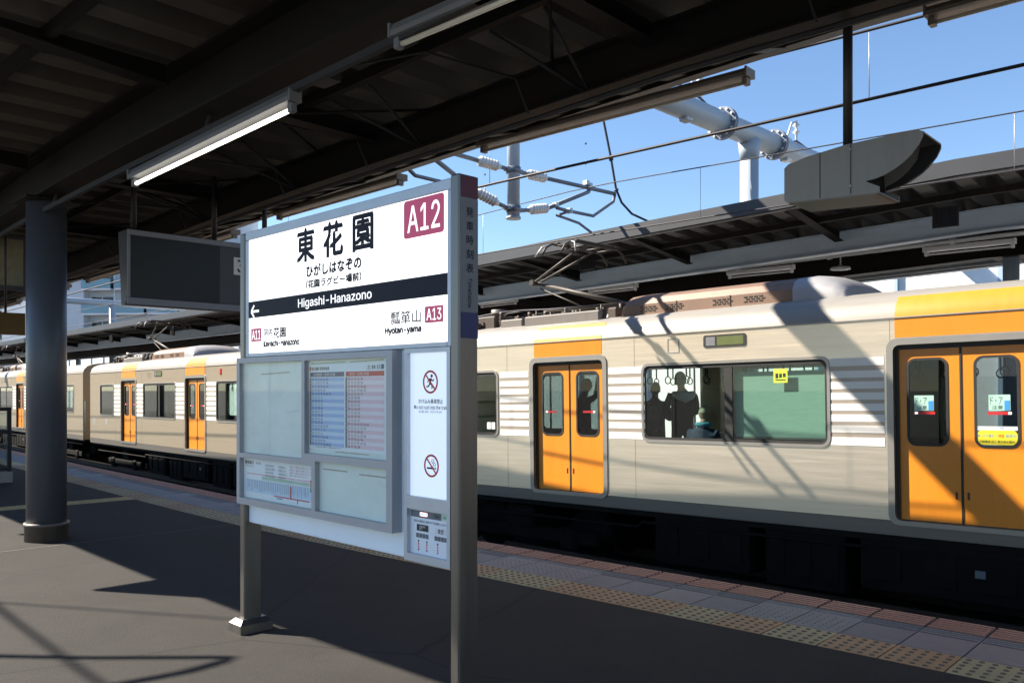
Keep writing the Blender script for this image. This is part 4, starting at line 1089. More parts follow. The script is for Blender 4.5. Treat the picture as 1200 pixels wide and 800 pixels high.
# guide poster, lower left
gp = sp("route_poster", M['paper'], .062, .900, -.0118, -.0112, .872, 1.112, 0, cf)
text("乗換案内", .075, 1.078, .185, 1.102, y2_, M['black'], gp, offset=.02); text("Transfer guide", .075, 1.062, .185, 1.072, y2_, M['black'], gp)
text("東花園", .215, 1.083, .275, 1.096, y2_, M['postdark'], gp)
for k in range(4):
    text("各駅停車 準急 区間準急", .33, 1.075 - k * .021, .33 + rn.uniform(.10, .16), 1.089 - k * .021, y2_, M['postdark'], gp, res=1)
    text("所要時間 約%d分" % (8 + 7 * k), .49, 1.075 - k * .021, .49 + rn.uniform(.08, .12), 1.089 - k * .021, y2_, M['postdark'], gp, res=1)
for k in range(4): text("列車のご案内とお知らせについて", .62, 1.086 - k * .0165, .62 + (.26, .27, .25, .20)[k], 1.096 - k * .0165, y2_, M['red'], gp, res=1)
strip(gp, "red_line", M['red'], .10, .86, 1.0195, 1.0225, y1_)
strip(gp, "green_band", mat("pale_green_print", (.45, .60, .50), .6), .29, .84, .992, 1.012, y1_)
strip(gp, "blue_band", M['paperblue2'], .08, .86, .905, .985, y1_ + .0003)
strip(gp, "pink_band", M['paperpink2'], .08, .84, 1.0135, 1.0185, y1_)
mb = MB()
for k in range(34):
    x = .11 + k * .0215 + rn.uniform(-.003, .003); mb.box(x, x + .0035, y2_ - .0001, y2_, .925 + rn.uniform(-.012, .012), .985)
props(mb.build("station_names", M['postdark'], gp), kind='stuff')
strip(gp, "red_line", M['red'], .44, .84, .900, .9065, y2_); strip(gp, "red_line", M['red'], .625, .640, .906, .975, y2_); strip(gp, "tick", M['maroon2'], .705, .713, .880, .900, y2_)
strip(gp, "blue_line", M['stickerblue'], .47, .54, .889, .896, y2_)
for k, mm in enumerate(('red', 'red', 'green', 'blueprint')): strip(gp, "colour_key", M[mm], .848, .890, 1.012 - k * .0175, 1.0295 - k * .0175, y2_)
# right hand column: notice with added glow, small diagram
sf = plate("notice_frame", [rect(1.718, .700, 2.070, 1.751), rect(1.742, 1.022, 2.046, 1.730), rect(1.742, .738, 2.046, .960)], -.012, .11, M['alu'], sign)
sp("notice_face", M['glowpanel'], 1.735, 2.055, .010, .015, 1.015, 1.737, 0, sf)
mb = MB()
def ring(cx, cz, ro, ri, y, m, name, parent):
    a = [(cx + ro * math.cos(2 * math.pi * k / 40), cz + ro * math.sin(2 * math.pi * k / 40)) for k in range(40)]
    b_ = [(cx + ri * math.cos(2 * math.pi * k / 40), cz + ri * math.sin(2 * math.pi * k / 40)) for k in range(40)]
    return plate(name, [a, b_], y, .001, m, parent)
def bar2(parent, m, x0, z0, x1, z1, w_, y, name="stroke"):
    d = Vector((x1 - x0, 0, z1 - z0)); n_ = Vector((-d.z, 0, d.x)).normalized() * w_ / 2; mb = MB()
    mb.add([Vector((x0, y, z0)) - n_, Vector((x1, y, z1)) - n_, Vector((x1, y, z1)) + n_, Vector((x0, y, z0)) + n_], [(0, 1, 2, 3)]); return mb.build(name, m, parent)
cx, cz = 1.900, 1.586
rg = ring(cx, cz, .057, .047, .0085, M['red'], "no_running_mark", sf)
man = MB(); y = .0092
def mstroke(x0, z0, x1, z1, w_):
    d = Vector((x1 - x0, 0, z1 - z0)); n_ = Vector((-d.z, 0, d.x)).normalized() * w_ / 2
    man.add([Vector((x0, y, z0)) - n_, Vector((x1, y, z1)) - n_, Vector((x1, y, z1)) + n_, Vector((x0, y, z0)) + n_], [(0, 1, 2, 3)])
mstroke(cx + .004, cz + .016, cx - .004, cz - .008, .014)
mstroke(cx - .004, cz - .006, cx + .012, cz - .016, .009); mstroke(cx + .012, cz - .014, cx + .012, cz - .034, .008)
mstroke(cx - .004, cz - .006, cx - .014, cz - .022, .009); mstroke(cx - .014, cz - .022, cx - .030, cz - .022, .008)
mstroke(cx + .004, cz + .016, cx + .020, cz + .004, .007); mstroke(cx + .020, cz + .004, cx + .028, cz + .014, .006)
mstroke(cx + .002, cz + .016, cx - .016, cz + .010, .007); mstroke(cx - .016, cz + .010, cx - .020, cz - .004, .006)
man.add([(cx + .010 + .009 * math.cos(k * math.pi / 5), y, cz + .029 + .009 * math.sin(k * math.pi / 5)) for k in range(10)], [tuple(range(10))])
man.build("running_figure", M['black'], rg)
bar2(rg, M['red'], cx - .036, cz + .036, cx + .036, cz - .036, .009, .0080)
cx, cz = 1.908, 1.178
rg = ring(cx, cz, .056, .046, .0085, M['red'], "no_smoking_mark", sf)
bar2(rg, M['black'], cx - .034, cz - .012, cx + .020, cz - .012, .009, .0092, "cigarette"); bar2(rg, M['black'], cx + .024, cz - .012, cx + .034, cz - .012, .009, .0092, "cigarette_end")
man = MB(); y = .0092
for dx in (.012, .026):
    mstroke(cx + dx, cz - .004, cx + dx + .004, cz + .010, .004); mstroke(cx + dx + .004, cz + .010, cx + dx - .010, cz + .020, .004); mstroke(cx + dx - .010, cz + .020, cx + dx - .006, cz + .034, .004)
man.build("smoke_curl", M['black'], rg)
bar2(rg, M['red'], cx - .036, cz + .036, cx + .036, cz - .036, .009, .0080)
text("かけ込み乗車禁止", 1.808, 1.480, 1.995, 1.503, .0092, M['navy'], sf, offset=.015)
text("Do not rush into the train", 1.775, 1.452, 2.028, 1.472, .0092, M['navy'], sf, offset=.005)
text("禁止闖入車内 · 무리한 승차 금지", 1.81, 1.434, 1.985, 1.446, .0092, M['navy'], sf, res=1)
dp = sp("diagram_poster", M['paper'], 1.735, 2.053, .010, .015, .730, .967, 0, sf)
yq, yr_ = .0088, .0080
strip(dp, "poster_head", M['postdark'], 1.746, 1.985, .918, .952, yq); strip(dp, "poster_head_green", mat("pale_mint_print", (.55, .72, .60), .6), 1.985, 2.046, .918, .952, yq)
o = plate("head_badge", [rr(1.815, .922, 1.885, .949, .008)], yr_, .0006, M['red'], dp); o2 = plate("badge_inner", [rr(1.820, .926, 1.880, .945, .006)], yr_ - .0005, .0004, M['printwhite'], dp)
text("乗車位置", 1.823, .929, 1.877, .942, yr_ - .0008, M['blueprint'], dp); text("ご案内", 1.915, .926, 1.970, .944, yr_, M['black'], dp, offset=.01); text("列車編成", 1.992, .927, 2.042, .943, yr_, M['green'], dp)
text("足元の表示に合わせてお待ちください", 1.775, .894, 2.035, .906, yr_, M['navy'], dp, offset=.01, res=1)
strip(dp, "black_plate", M['black'], 1.795, 1.885, .852, .884, yq); text("快速急行\n急行", 1.815, .857, 1.865, .879, yr_, M['flatwhite'], dp, res=1)
strip(dp, "white_plate", M['flatwhite'], 1.938, 2.022, .850, .880, yq); text("普通\n準急", 1.958, .854, 2.000, .876, yr_, M['black'], dp, offset=.01, res=1)
for x0 in (1.790, 1.932):
    for k in range(4): strip(dp, "car_mark", M['postdark'], x0 + k * .0245, x0 + .022 + k * .0245, .818, .840, yq)
for x, mm in ((1.808, 'navy'), (1.872, 'maroon'), (1.955, 'maroon')):
    for k in range(4): strip(dp, "door_mark", M[('navy', 'red', 'maroon', 'black')[k] if x < 1.9 else ('navy', 'maroon', 'red', 'red')[k]], x - .004, x + .005, .755 + (3 - k) * .014, .764 + (3 - k) * .014, yq)
# screws along the lower panel
for z in (.80, .98, 1.20, 1.45, 1.68):
    mb = MB(); mb.tube([(1.690, .021, z), (1.690, .016, z)], .004, 8); mb.build("screw", M['postdark'], sign)

# ================================================================== LAMPS
def lamp(u, v, z, L_, body, tube_m, label, group, dips=True, name="fluorescent_lamp", w_=.046):
    t = uthing(name, label, "lamp", u, v, z, group, dips)
    mb = MB(); mb.prism([(-w_, .0), (-w_, .03), (-w_ * .55, .075), (w_ * .55, .075), (w_, .03), (w_, .0)], lambda a, b_, d: (d, a, b_), -L_ / 2, L_ / 2)
    hs = mb.build("housing", body, t)
    for s_ in (-1, 1):
        e = MB(); e.bbox(s_ * L_ / 2, s_ * (L_ / 2 - .05), -w_ * .5, w_ * .5, -.065, -.001, .006); e.build("tube_holder", body, t)
        c = MB(); c.bbox(s_ * L_ / 2, s_ * (L_ / 2 + .02), -w_ - .003, w_ + .003, -.003, .079, .004); c.build("end_cap", body, t)
    tb = MB(); tb.tube([(-L_ / 2 + .05, 0, -.042), (L_ / 2 - .05, 0, -.042)], .0150, 10); tb.build("tube", tube_m, t)
    return t
def place_u(p0, p1): return (p0 + p1) / 2, p1 - p0
lit = lamp(.18, -3.1, 3.345, 2.34, M['lamphouse'], M['tubeon'], "lit fluorescent lamp hanging from the rail above the round column", "lamps on the cable rail", dips=False)
lit.rotation_euler.y = -.05
lamp(3.57, -3.1, 3.53, 2.42, M['lamphouse'], M['tubeoff'], "unlit fluorescent lamp hanging from the rail at the top of the view", "lamps on the cable rail")
rl = thing("cable_rail", "dark conduit rail that carries the fluorescent lamps under the near canopy", "rail", PC(0, -3.1, 3.42))
mb = MB(); mb.ubox(-40, 12, -3.12, -3.08, 3.53, 3.575, 1.0, PC); mb.build("channel", M['conduit'], rl, world=True)
for k in range(16):
    uu = 6.2 - 3 * k; h = MB(); h.tube([PC(uu, -3.1, 3.57), PC(uu, -3.06, 3.70)], .012, 6); h.build("hanger", M['conduit'], rl, world=True)
EL = ["long weathered lamp along the canopy edge at the upper right corner", "long weathered lamp along the canopy edge above the cantilever post", "long weathered lamp along the canopy edge just behind the top of the name sign",
      "weathered edge lamp fourth along the canopy, left of the name sign", "weathered edge lamp fifth along the canopy", "weathered edge lamp sixth along the canopy", "weathered edge lamp seventh along the canopy"]
for k, (ua, ub_) in enumerate(((4.05, 7.3), (-.75, 2.55), (-5.35, -2.25), (-9.9, -6.9), (-14.6, -11.5), (-19.2, -16.1), (-23.8, -20.7))):
    c_, L_ = place_u(ua, ub_)
    lamp(c_, .80, 4.405, L_, M['lampedge'], M['tubeoff'], EL[k], "lamps along the near canopy edge", w_=.085)
OL = [(-8.36, 1.35), (-4.83, 1.44), (-.99, 1.4), (2.52, 1.3), (-12.2, 1.4), (-16.0, 1.4), (-19.8, 1.4), (6.1, 1.3)]
OLL = ["white lamp under the opposite canopy just right of the name sign", "white lamp under the opposite canopy left of the pantograph", "white lamp under the opposite canopy above the brown roof cooler", "white lamp under the opposite canopy above the right hand orange doors",
       "white lamp under the opposite canopy hidden behind the name sign", "white lamp under the opposite canopy seen left of the name sign", "white lamp under the opposite canopy farther left of the name sign", "white lamp under the opposite canopy past the right edge"]
for k, (uu, L_) in enumerate(OL):
    lamp(uu, 8.0, 3.70 - dip(uu) * .55, 1.24, M['lampwhite'], M['lampwhite'], OLL[k], "lamps under the opposite canopy")
orl = thing("lamp_conduit", "pale conduit with lamps under the opposite canopy beyond the train", "conduit", PC(0, 8, 3.8))
def PH(u, v, z): return P(u, v, z + dip(u) * .45)
mb = MB(); mb.tube([PH(uu * 1.5 - 45, 8.0, 3.83) for uu in range(44)], .035, 8); mb.build("pipe", M['oconduit'], orl, world=True)
for k in range(24):
    uu = 8 - 1.9 * k; h = MB(); h.tube([PH(uu - .04, 8, 3.83), PH(uu + .04, 8, 3.83)], .052, 8); h.build("coupling", M['oconduit'], orl, world=True)
    if k % 2 == 0:
        h = MB(); h.tube([PH(uu + .4, 8, 3.85), PH(uu + .4, 8, 4.12)], .01, 6); h.build("drop_rod", M['oconduit'], orl, world=True)
o2 = MB(); o2.tube([PC(uu * 2 - 30, 10.0, 3.72) for uu in range(24)], .022, 6)
props(o2.build("cable_pipe", M['oconduit'], world=True), "thin pale pipe deeper under the opposite canopy", "pipe")
spk = uthing("ceiling_speaker", "small flat pale dome hanging under the opposite canopy above the roof cooler", "speaker", .35, 8.6, 3.72, dips=True)
mb = MB(); mb.lathe((0, 0, 0), (0, 0, .09), [(0, .05), (.15, .17), (.55, .16), (.6, .06), (1, .03)], 16); mb.build("dome", M['oconduit'], spk)
mb = MB(); mb.tube([(0, 0, .08), (0, 0, .45)], .012, 6); mb.build("stem", M['oconduit'], spk)

# ================================================================== HANGING EQUIPMENT
# departure display
tv = uthing("departure_display", "wide dark departure display hanging between the round column and the name sign", "display", -2.78, -2.40, 2.44)
W_ = 1.75
mb = MB()
mb.prism([(0, .78), (.22, .78), (.22, .72), (.14, 0), (.045, 0), (0, .05)][::-1], lambda a, b_, d: (-a, d, b_), 0, W_)
hs = mb.build("housing", M['tvbody'], tv)
# front faces along +x (towards the viewer side)
def fx(name, m, y0, y1, z0, z1, x0, x1, parent=tv):
    mb = MB(); mb.bbox(x0, x1, y0, y1, z0, z1, .004); return mb.build(name, m, parent)
fx("bezel_top", M['tvframe'], .0, W_, .725, .785, .002, .022); fx("bezel_bottom", M['tvframe'], .0, W_, .0, .075, .002, .022)
fx("bezel_side", M['tvframe'], .0, .035, .0755, .7245, .002, .020); fx("bezel_side", M['tvframe'], W_ - .035, W_, .0755, .7245, .002, .020)
fx("screen", M['tvscreen'], .0355, 1.02, .0755, .7245, .002, .010)
fx("side_panel", M['tvbody'], 1.0205, W_ - .0355, .0755, .7245, .002, .013)
pl3 = fx("number_plate", M['flatwhite'], 1.19, 1.37, .42, .62, .0135, .016)
text("3", 1.235, .45, 1.325, .59, .0168, M['black'], pl3, face='+x', offset=.02)
for y in (.12, 1.02, W_ - .1):
    mb = MB(); mb.tube([(-.12, y, .77), (-.12, y, 1.62)], .03, 10); mb.build("hanger", M['pole'], tv)
# driver's monitor hood
hd = uthing("monitor_hood", "grey hooded monitor box hanging on a dark pole at upper right", "monitor", 4.12, -0.85, 2.735)
hd.scale = (.86, .86, .74)
zb, zt = 0.0, .415
hw = .21
side = [(-.47, .03), (-.44, .0), (.19, -.03), (.215, -.025), (.215, .02), (.12, .08), (.19, .088), (.25, .108), (.31, .138), (.37, .18), (.425, .235), (.47, .30), (.495, .36), (.495, .395), (.46, .412), (.30, .415), (-.02, .405), (-.30, .365), (-.44, .33), (-.47, .30)]
top = side[8:14]
mb = MB()
# two cheeks and a skin over the back, bottom and top
for y0, y1 in ((-hw, -hw + .012), (hw - .012, hw)):
    vs, fs = curve_mesh([side], .012); mb.add([(p.x, (y0 + y1) / 2 - p.z, p.y) for p in vs], fs)
ho = mb.build("hood_cheek", M['hood'], hd)
sk = MB()
path = [side[i] for i in (3, 2, 1, 0, 19, 18, 17, 16, 15, 14, 13)]
for i, (a, b_) in enumerate(zip(path, path[1:])):
    sk.add([(a[0], -hw + .0125, a[1]), (b_[0], -hw + .0125, b_[1]), (b_[0], hw - .0125, b_[1]), (a[0], hw - .0125, a[1])], [(0, 1, 2, 3)])
sko = sk.build("hood_skin", M['hood'], hd)
md = sko.modifiers.new("thick", 'SOLIDIFY'); md.thickness = .010; md.offset = 0
inn = MB(); inn.add([(.118, -hw + .0125, .07), (.10, -hw + .0125, .375), (.10, hw - .0125, .375), (.118, hw - .0125, .07)], [(0, 1, 2, 3)]); inn.build("monitor_screen", M['tvscreen'], hd)
inn = MB()
vs, fs = curve_mesh([[(.12, .082), (.25, .112), (.38, .192), (.47, .302), (.497, .383), (.455, .402), (.36, .395), (.34, .30), (.28, .215), (.21, .155), (.13, .115)]], .004)
inn.add([(p.x, hw - .016 - p.z, p.y) for p in vs], fs)
inn.build("hood_lining", M['hoodin'], hd)
ed = MB(); lip = [(x, z + .002) for x, z in side[5:14]]
for a, b_ in zip(lip, lip[1:]): ed.add([(a[0], -hw + .0125, a[1]), (b_[0], -hw + .0125, b_[1]), (b_[0], hw - .0125, b_[1]), (a[0], hw - .0125, a[1])], [(0, 1, 2, 3)])
E2 = None
sm_ = MB()
for x in (-.20, .02):
    sm_ = MB(); sm_.box(x - .003, x + .003, -hw - .002, -hw, .0, .34 + (x + .44) * .17); sm_.build("hood_seam", M['hoodin'], ho)
bt = MB(); bt.tube([(.02, -hw, .36), (.02, -hw - .008, .36)], .009, 8); bt.tube([(.02, -hw, .06), (.02, -hw - .008, .06)], .009, 8); bt.build("hood_bolt", M['steeltrim'], ho)
pb = MB(); pb.tube([(-.08, 0, .37), (-.08, 0, 2.05)], .034, 12); pb.tube([(-.08, 0, .37), (-.08, 0, .44)], .05, 12); pb.build("hanger_pole", M['pole'], hd)
# hanging boards by the column
mb_ = uthing("map_board", "dim framed map board hanging at the left edge behind the round column", "board", -6.36, -4.95, 2.88)
m1 = MB(); m1.bbox(-.09, 0, 0, 2.55, 0, .74, .01); f_ = m1.build("board_case", M['tvbody'], mb_)
m1 = MB(); m1.box(.001, .006, .06, 2.49, .06, .68); m1.build("map_sheet", M['mapposter'], mb_)
m1 = MB()
for y in (.3, 2.2): m1 = MB(); m1.tube([(-.045, y, .73), (-.045, y, 1.2)], .025, 8); m1.build("hanger", M['pole'], mb_)
br = uthing("brown_board", "plain brown hanging board low at the left edge beside the round column", "board", -5.65, -4.22, 2.24)
m1 = MB(); m1.bbox(-.05, 0, 0, 1.62, 0, .28, .006); m1.build("board_panel", M['brown'], br)
for y in (.2, 1.4): m1 = MB(); m1.tube([(-.025, y, .27), (-.025, y, 1.75)], .015, 8); m1.build("hanger", M['pole'], br)
sb = uthing("side_board", "hanging direction board beside the column, outside the picture on the left", "board", -3.05, -5.05, 2.62)
m1 = MB(); m1.bbox(-.08, 0, 0, .9, 0, .85, .01); m1.build("board_case", M['tvbody'], sb)
for y in (.2, .7): m1 = MB(); m1.tube([(-.04, y, .84), (-.04, y, 1.5)], .02, 8); m1.build("hanger", M['pole'], sb)
# glass wind break far left
wb = uthing("wind_break", "glass wind break in a grey frame on a concrete kerb at the far left", "wind break", -9.6, -3.6, 0)
m1 = MB(); m1.bbox(-.12, .12, 0, 1.72, 0, .18, .01); m1.build("kerb_base", M['concrete'], wb)
for y in (.03, 1.69): m1 = MB(); m1.bbox(-.035, .035, y - .03, y + .03, .18, 1.25, .004); m1.build("frame_post", M['conduit'], wb)
for z in (.22, .84, 1.22): m1 = MB(); m1.bbox(-.025, .025, .06, 1.66, z - .03, z + .03, .004); m1.build("frame_rail", M['conduit'], wb)
m1 = MB(); m1.box(-.004, .004, .06, 1.66, .25, .81); m1.build("glass_pane", M['windbreak'], wb)
m1 = MB(); m1.box(-.004, .004, .06, 1.66, .87, 1.19); m1.build("glass_pane", M['windbreak'], wb)

# ================================================================== OVERHEAD LINE
UP = -2.64
pt = thing("overhead_line_portal", "pale grey tubular portal carrying the overhead line brackets above the train", "line portal", P(UP, 10.2, 0), (0, 0, rotz(UP)))
vo = 10.2                                                    # portal frame: local y = v - vo
ZB = 6.85
mb = MB(); mb.lathe((0, -22, ZB), (0, 14, ZB), [(0, .225), (1, .225)], 24); bm_ = mb.build("beam", M['portal'], pt)
mb = MB(); mb.lathe((0, 0, -1.4), (0, 0, ZB - .15), [(0, .19), (1, .19)], 20); mb.lathe((0, 0, ZB - .55), (0, 0, ZB - .12), [(0, .19), (1, .235)], 20); mb.build("leg", M['portal'], pt)
mb = MB(); mb.lathe((0, -18.4, -1.4), (0, -18.4, ZB - .15), [(0, .19), (1, .19)], 20); mb.build("leg", M['portal'], pt)
for y in (-1.05, 1.05):
    fl_ = MB(); fl_.lathe((0, y - .055, ZB), (0, y - .006, ZB), [(0, .325), (1, .325)], 24); fl_.lathe((0, y + .006, ZB), (0, y + .055, ZB), [(0, .325), (1, .325)], 24)
    fo = fl_.build("flange", M['armsteel'], pt)
    for k in range(12):
        a = k * math.pi / 6; bo = MB(); c = (.278 * math.cos(a), ZB + .278 * math.sin(a))
        bo.tube([(c[0], y - .095, c[1]), (c[0], y + .095, c[1])], .026, 6, smooth=False); bo.build("bolt", M['galv'], fo)
for y, tl in ((-2.05, .0), (1.9, .0)):                        # brackets with small insulators and a drooping feeder
    bk = MB(); bk.tube([(0, y - .30, ZB + .2), (0, y - .02, ZB + .66), (0, y + .22, ZB + .74)], .028, 6); bk.bbox(-.10, .10, y - .42, y - .2, ZB - .26, ZB + .26, .02)
    bo = bk.build("feeder_bracket", M['galv'], pt)
    il = MB(); il.lathe((0, y + .2, ZB + .74), (0, y + .2, ZB + .30), [(0, .02), (.1, .03), (.2, .085), (.3, .03), (.45, .03), (.55, .085), (.65, .03), (.9, .03), (1, .015)], 12); il.build("feeder_insulator", M['insul'], bo)
fd = MB(); fd.tube([(0, -3.6, ZB + .62), (0, -2.9, ZB + .42), (0, -1.85, ZB + .30), (0, -.9, ZB + .02), (0, .1, ZB - .12), (0, 1.2, ZB - .02), (0, 2.1, ZB + .30), (0, 3.6, ZB + .1), (0, 6, ZB + .2)], .022, 8); fd.build("feeder_cable", M['wire'], pt)
# drop post between the tracks, with a bracket to each side
vy = 3.21 - vo
mb = MB(); mb.lathe((0, vy, 4.13), (0, vy, ZB - .1), [(0, .098), (1, .098)], 20); mb.lathe((0, vy, 4.10), (0, vy, 4.132), [(0, .112), (1, .112)], 20)
dp_ = mb.build("drop_post", M['portal'], pt)
for z in (4.25, 4.83):
    c = MB(); c.lathe((0, vy, z - .045), (0, vy, z + .045), [(0, .112), (1, .112)], 16); c.bbox(-.05, .05, vy - .17, vy + .17, z - .03, z + .03, .008); c.build("post_clamp", M['armsteel'], dp_)
INS = [(0, .03), (.06, .045), (.12, .045)] + [q for k in range(6) for q in ((.16 + k * .125, .045), (.20 + k * .125, .078), (.235 + k * .125, .078), (.27 + k * .125, .045))] + [(.94, .045), (1, .03)]
for s_ in (1, -1):
    nm = "cantilever"
    Y = lambda d: vy + s_ * d
    mb = MB(); mb.tube([(0, Y(.14), 4.83), (0, Y(.30), 4.835)], .032, 8); mb.tube([(0, Y(.70), 4.84), (0, Y(2.46), 4.88)], .034, 8)
    mb.tube([(0, Y(.14), 4.25), (0, Y(.34), 4.29)], .032, 8); mb.tube([(0, Y(.74), 4.37), (0, Y(1.76), 4.80), (0, Y(1.80), 4.86)], .034, 8)
    ar = mb.build(nm, M['armsteel'], pt)
    il = MB(); il.lathe((0, Y(.27), 4.833), (0, Y(.74), 4.841), INS, 14); il.build("insulator", M['insul'], ar)
    il = MB(); il.lathe((0, Y(.31), 4.285), (0, Y(.78), 4.385), INS, 14); il.build("insulator", M['insul'], ar)
    st = MB(); st.tube([(.02, Y(.95), 4.44), (.05, Y(.92), 4.40), (.03, Y(1.15), 4.40), (0, Y(1.88), 4.42), (0, Y(2.42), 4.74), (0, Y(2.46), 4.87)], .028, 8); st.build("steady_tube", M['armsteel'], ar)
    st = MB(); st.tube([(.03, Y(1.25), 4.40), (.05, Y(.92), 4.28), (.05, Y(1.10), 4.27), (.10, Y(1.40), 4.22), (.14, Y(1.66), 4.10)], .022, 8); st.build("registration_arm", M['armsteel'], ar)
    for d, z in ((.95, 4.45), (1.28, 4.41), (1.78, 4.90), (1.70, 4.93)):
        cl = MB(); cl.bbox(-.05, .05, Y(d) - .035, Y(d) + .035, z - .035, z + .045, .008); cl.build("arm_clamp", M['galv'], ar)
# hanging jumper
jp = thing("jumper_cable", "dark jumper cable drooping from the portal past the bracket tip to the far wire", "cable", P(UP, 5.6, 6.6))
mb = MB(); jpts = [(-2.80, 5.35, 6.7), (-2.74, 5.48, 6.1), (-2.66, 5.58, 5.5), (-2.60, 5.66, 4.95), (-2.52, 5.72, 4.72), (-2.35, 5.80, 4.52), (-2.05, 5.95, 4.36), (-1.75, 6.05, 4.30), (-1.45, 6.10, 4.36)]
mb.tube([P(*p) for p in jpts], .020, 8); mb.build("cable", M['wire'], jp, world=True)
for i in (2, 3):
    c = MB(); a, b_ = P(*jpts[i]), P(*jpts[i + 1]); c.tube([a, a.lerp(b_, .12)], .038, 8); c.build("cable_clip", M['wire'], jp, world=True)
# wires: contact and messenger over each track, droppers between
def wires(v, label_m, label_c, zc, zm, sup, rm, rc, label_d):
    us = [-60 + 1.0 * k for k in range(75)]
    def sag(u):
        t = ((u - UP) / 40.0) % 1.0
        return zm - .25 * (1 - (2 * t - 1) ** 2)
    m1 = MB(); m1.tube([P(u, v, sag(u)) for u in us], rm, 6)
    wm = thing("messenger_wire", label_m, "overhead wire", P(0, v, zm)); m1.build("wire", M['wire'], wm, world=True)
    m2 = MB(); m2.tube([P(u, v, zc) for u in us], rc, 6)
    wc = thing("contact_wire", label_c, "overhead wire", P(0, v, zc)); m2.build("wire", M['wire'], wc, world=True)
    for u in sup:
        d = MB(); d.tube([P(u, v, sag(u)), P(u, v, zc)], .0042, 5); do = d.build("dropper", M['dropper'], wm, world=True)
        e = MB(); e.lathe(P(u, v, zc + .015), P(u, v, zc + .16), [(0, .014), (.2, .018), (.3, .045), (.42, .02), (.55, .02), (.65, .045), (.8, .018), (1, .008)], 8); e.build("dropper_clip", M['insul'], do, world=True)
        e = MB(); e.lathe(P(u, v, sag(u) - .04), P(u, v, sag(u) + .03), [(0, .02), (.4, .034), (1, .02)], 8); e.build("wire_clamp", M['wire'], do, world=True)
wires(1.5, "messenger wire over the empty near track, cut off by the canopy at upper right", "thick contact wire over the empty near track, crossing the sky", 4.12, 4.86, (3.35, -1.35, -6.4, -11.4, -16.4), .014, .016, 0)
wires(4.9, "thin messenger wire over the train, below the thick wire in the sky", "contact wire just above the train's pantograph, in front of the opposite canopy", 4.06, 4.86, (3.78, -.30, -5.35, -10.4, -15.4, -20.4), .009, .012, 0)
# back track: its wire and bracket stand outside the picture, their shadows fall on the platform
bw = thing("back_contact_wire", "contact wire over the back track, outside the picture", "overhead wire", P(0, -7.6, 5.4))
mb = MB(); mb.tube([P(-60 + k, -7.55, 5.6) for k in range(80)], .024, 6); mb.build("wire", M['wire'], bw, world=True)
bt_ = thing("back_bracket", "bracket loop over the back track, outside the picture", "bracket", P(-2.7, -6.6, 4.75))
r_ = K_RUN / K_DROP
hz = 4.75
def bs(u, v, h=hz): return P(u - K_RUN / K_DROP * h, v - h / K_DROP, h)
mb = MB(); mb.tube([bs(.60, -4.95, 4.9), bs(1.30, -4.22, 4.85), bs(1.72, -3.72), bs(1.80, -3.63), bs(1.84, -3.70), bs(1.86, -3.92), bs(1.80, -4.30, 4.7), bs(1.62, -5.0, 4.7)], .034, 8); mb.build("loop", M['armsteel'], bt_, world=True)
bp_ = thing("back_stay_wire", "thin upright stay by the back track, outside the picture", "stay", bs(1.6, -3.19, .0))
p0 = Vector((-.18, -4.33)); dr_ = Vector((K_RUN, 1.0)); 
us_, vs_ = -.18 - 3.9 * K_RUN, -4.33 - 3.9
mb = MB(); mb.tube([P(us_, vs_, -1.4), P(us_, vs_, 9.2)], .014, 6); mb.tube([P(us_, vs_, 6.0), P(us_, vs_, 6.16)], .034, 6); mb.tube([P(us_, vs_, 6.5), P(us_, vs_, 6.64)], .030, 6); mb.build("stay", M['wire'], bp_, world=True)

# ================================================================== FAR BUILDINGS, left of the sign
def apartment(name, label, x, y, rot, w_, d_, floors, fh, wall, kind):
    t = thing(name, label, "building", (x, y, -1.45), (0, 0, rot))
    H_ = floors * fh
    mb = MB(); mb.box(0, w_, 0, d_, 0, H_); mb.build("wall", wall, t)
    mb = MB(); mb.bbox(-.2, w_ + .2, -.2, d_ + .2, H_, H_ + .9, .05); mb.build("parapet", wall, t)
    if kind == 'balcony':
        nb = int(w_ // 4.2)
        for f in range(floors):
            z = f * fh
            for k in range(nb):
                x0 = .3 + k * (w_ / nb)
                x1 = x0 + w_ / nb - .5
                s = MB(); s.bbox(x0, x1, -1.5, -.002, z, z + .22, .02); so_ = s.build("balcony_slab", M['apt2'], t)
                s = MB(); s.box(x0, x1, -1.5, -1.46, z + .24, z + 1.35); s.build("balcony_panel", M['aptglass'], so_)
                s = MB(); s.box(x0 + .5, x1 - .5, -.06, -.003, z + .25, z + 2.3); wo = s.build("window", M['aptdark'], t)
                s = MB(); s.box((x0 + x1) / 2 - .05, (x0 + x1) / 2 + .05, -.09, -.061, z + .25, z + 2.3); s.build("window_frame", M['apt2'], wo)
                s = MB(); s.tube([(x1 + .25, -1.0, z), (x1 + .25, -1.0, z + fh)], .10, 6); s.build("drain_pipe", M['apt2'], t)
    else:
        for f in range(floors):
            for k in range(max(1, int(w_ // 5))):
                x0 = 2 + k * 5; z = f * fh
                s = MB(); s.box(x0, x0 + 1.2, -.05, -.003, z + 1.0, z + 2.2); wo = s.build("window", M['aptdark'], t)
                s = MB(); s.box(x0 - .1, x0 + 1.3, -.14, -.003, z + .88, z + .995); s.build("window_sill", M['apt2'], wo)
    return t
apartment("apartment_building", "grey apartment block with glazed balconies seen under the departure display", -52.4, 105, R(-6), 17, 12, 9, 3.0, M['apt'], 'balcony')
apartment("apartment_building", "plain grey blue block just right of the round column, beside the balconies", -59.2, 104.4, R(-6), 7.2, 10, 10, 3.0, M['apt'], 'plain')
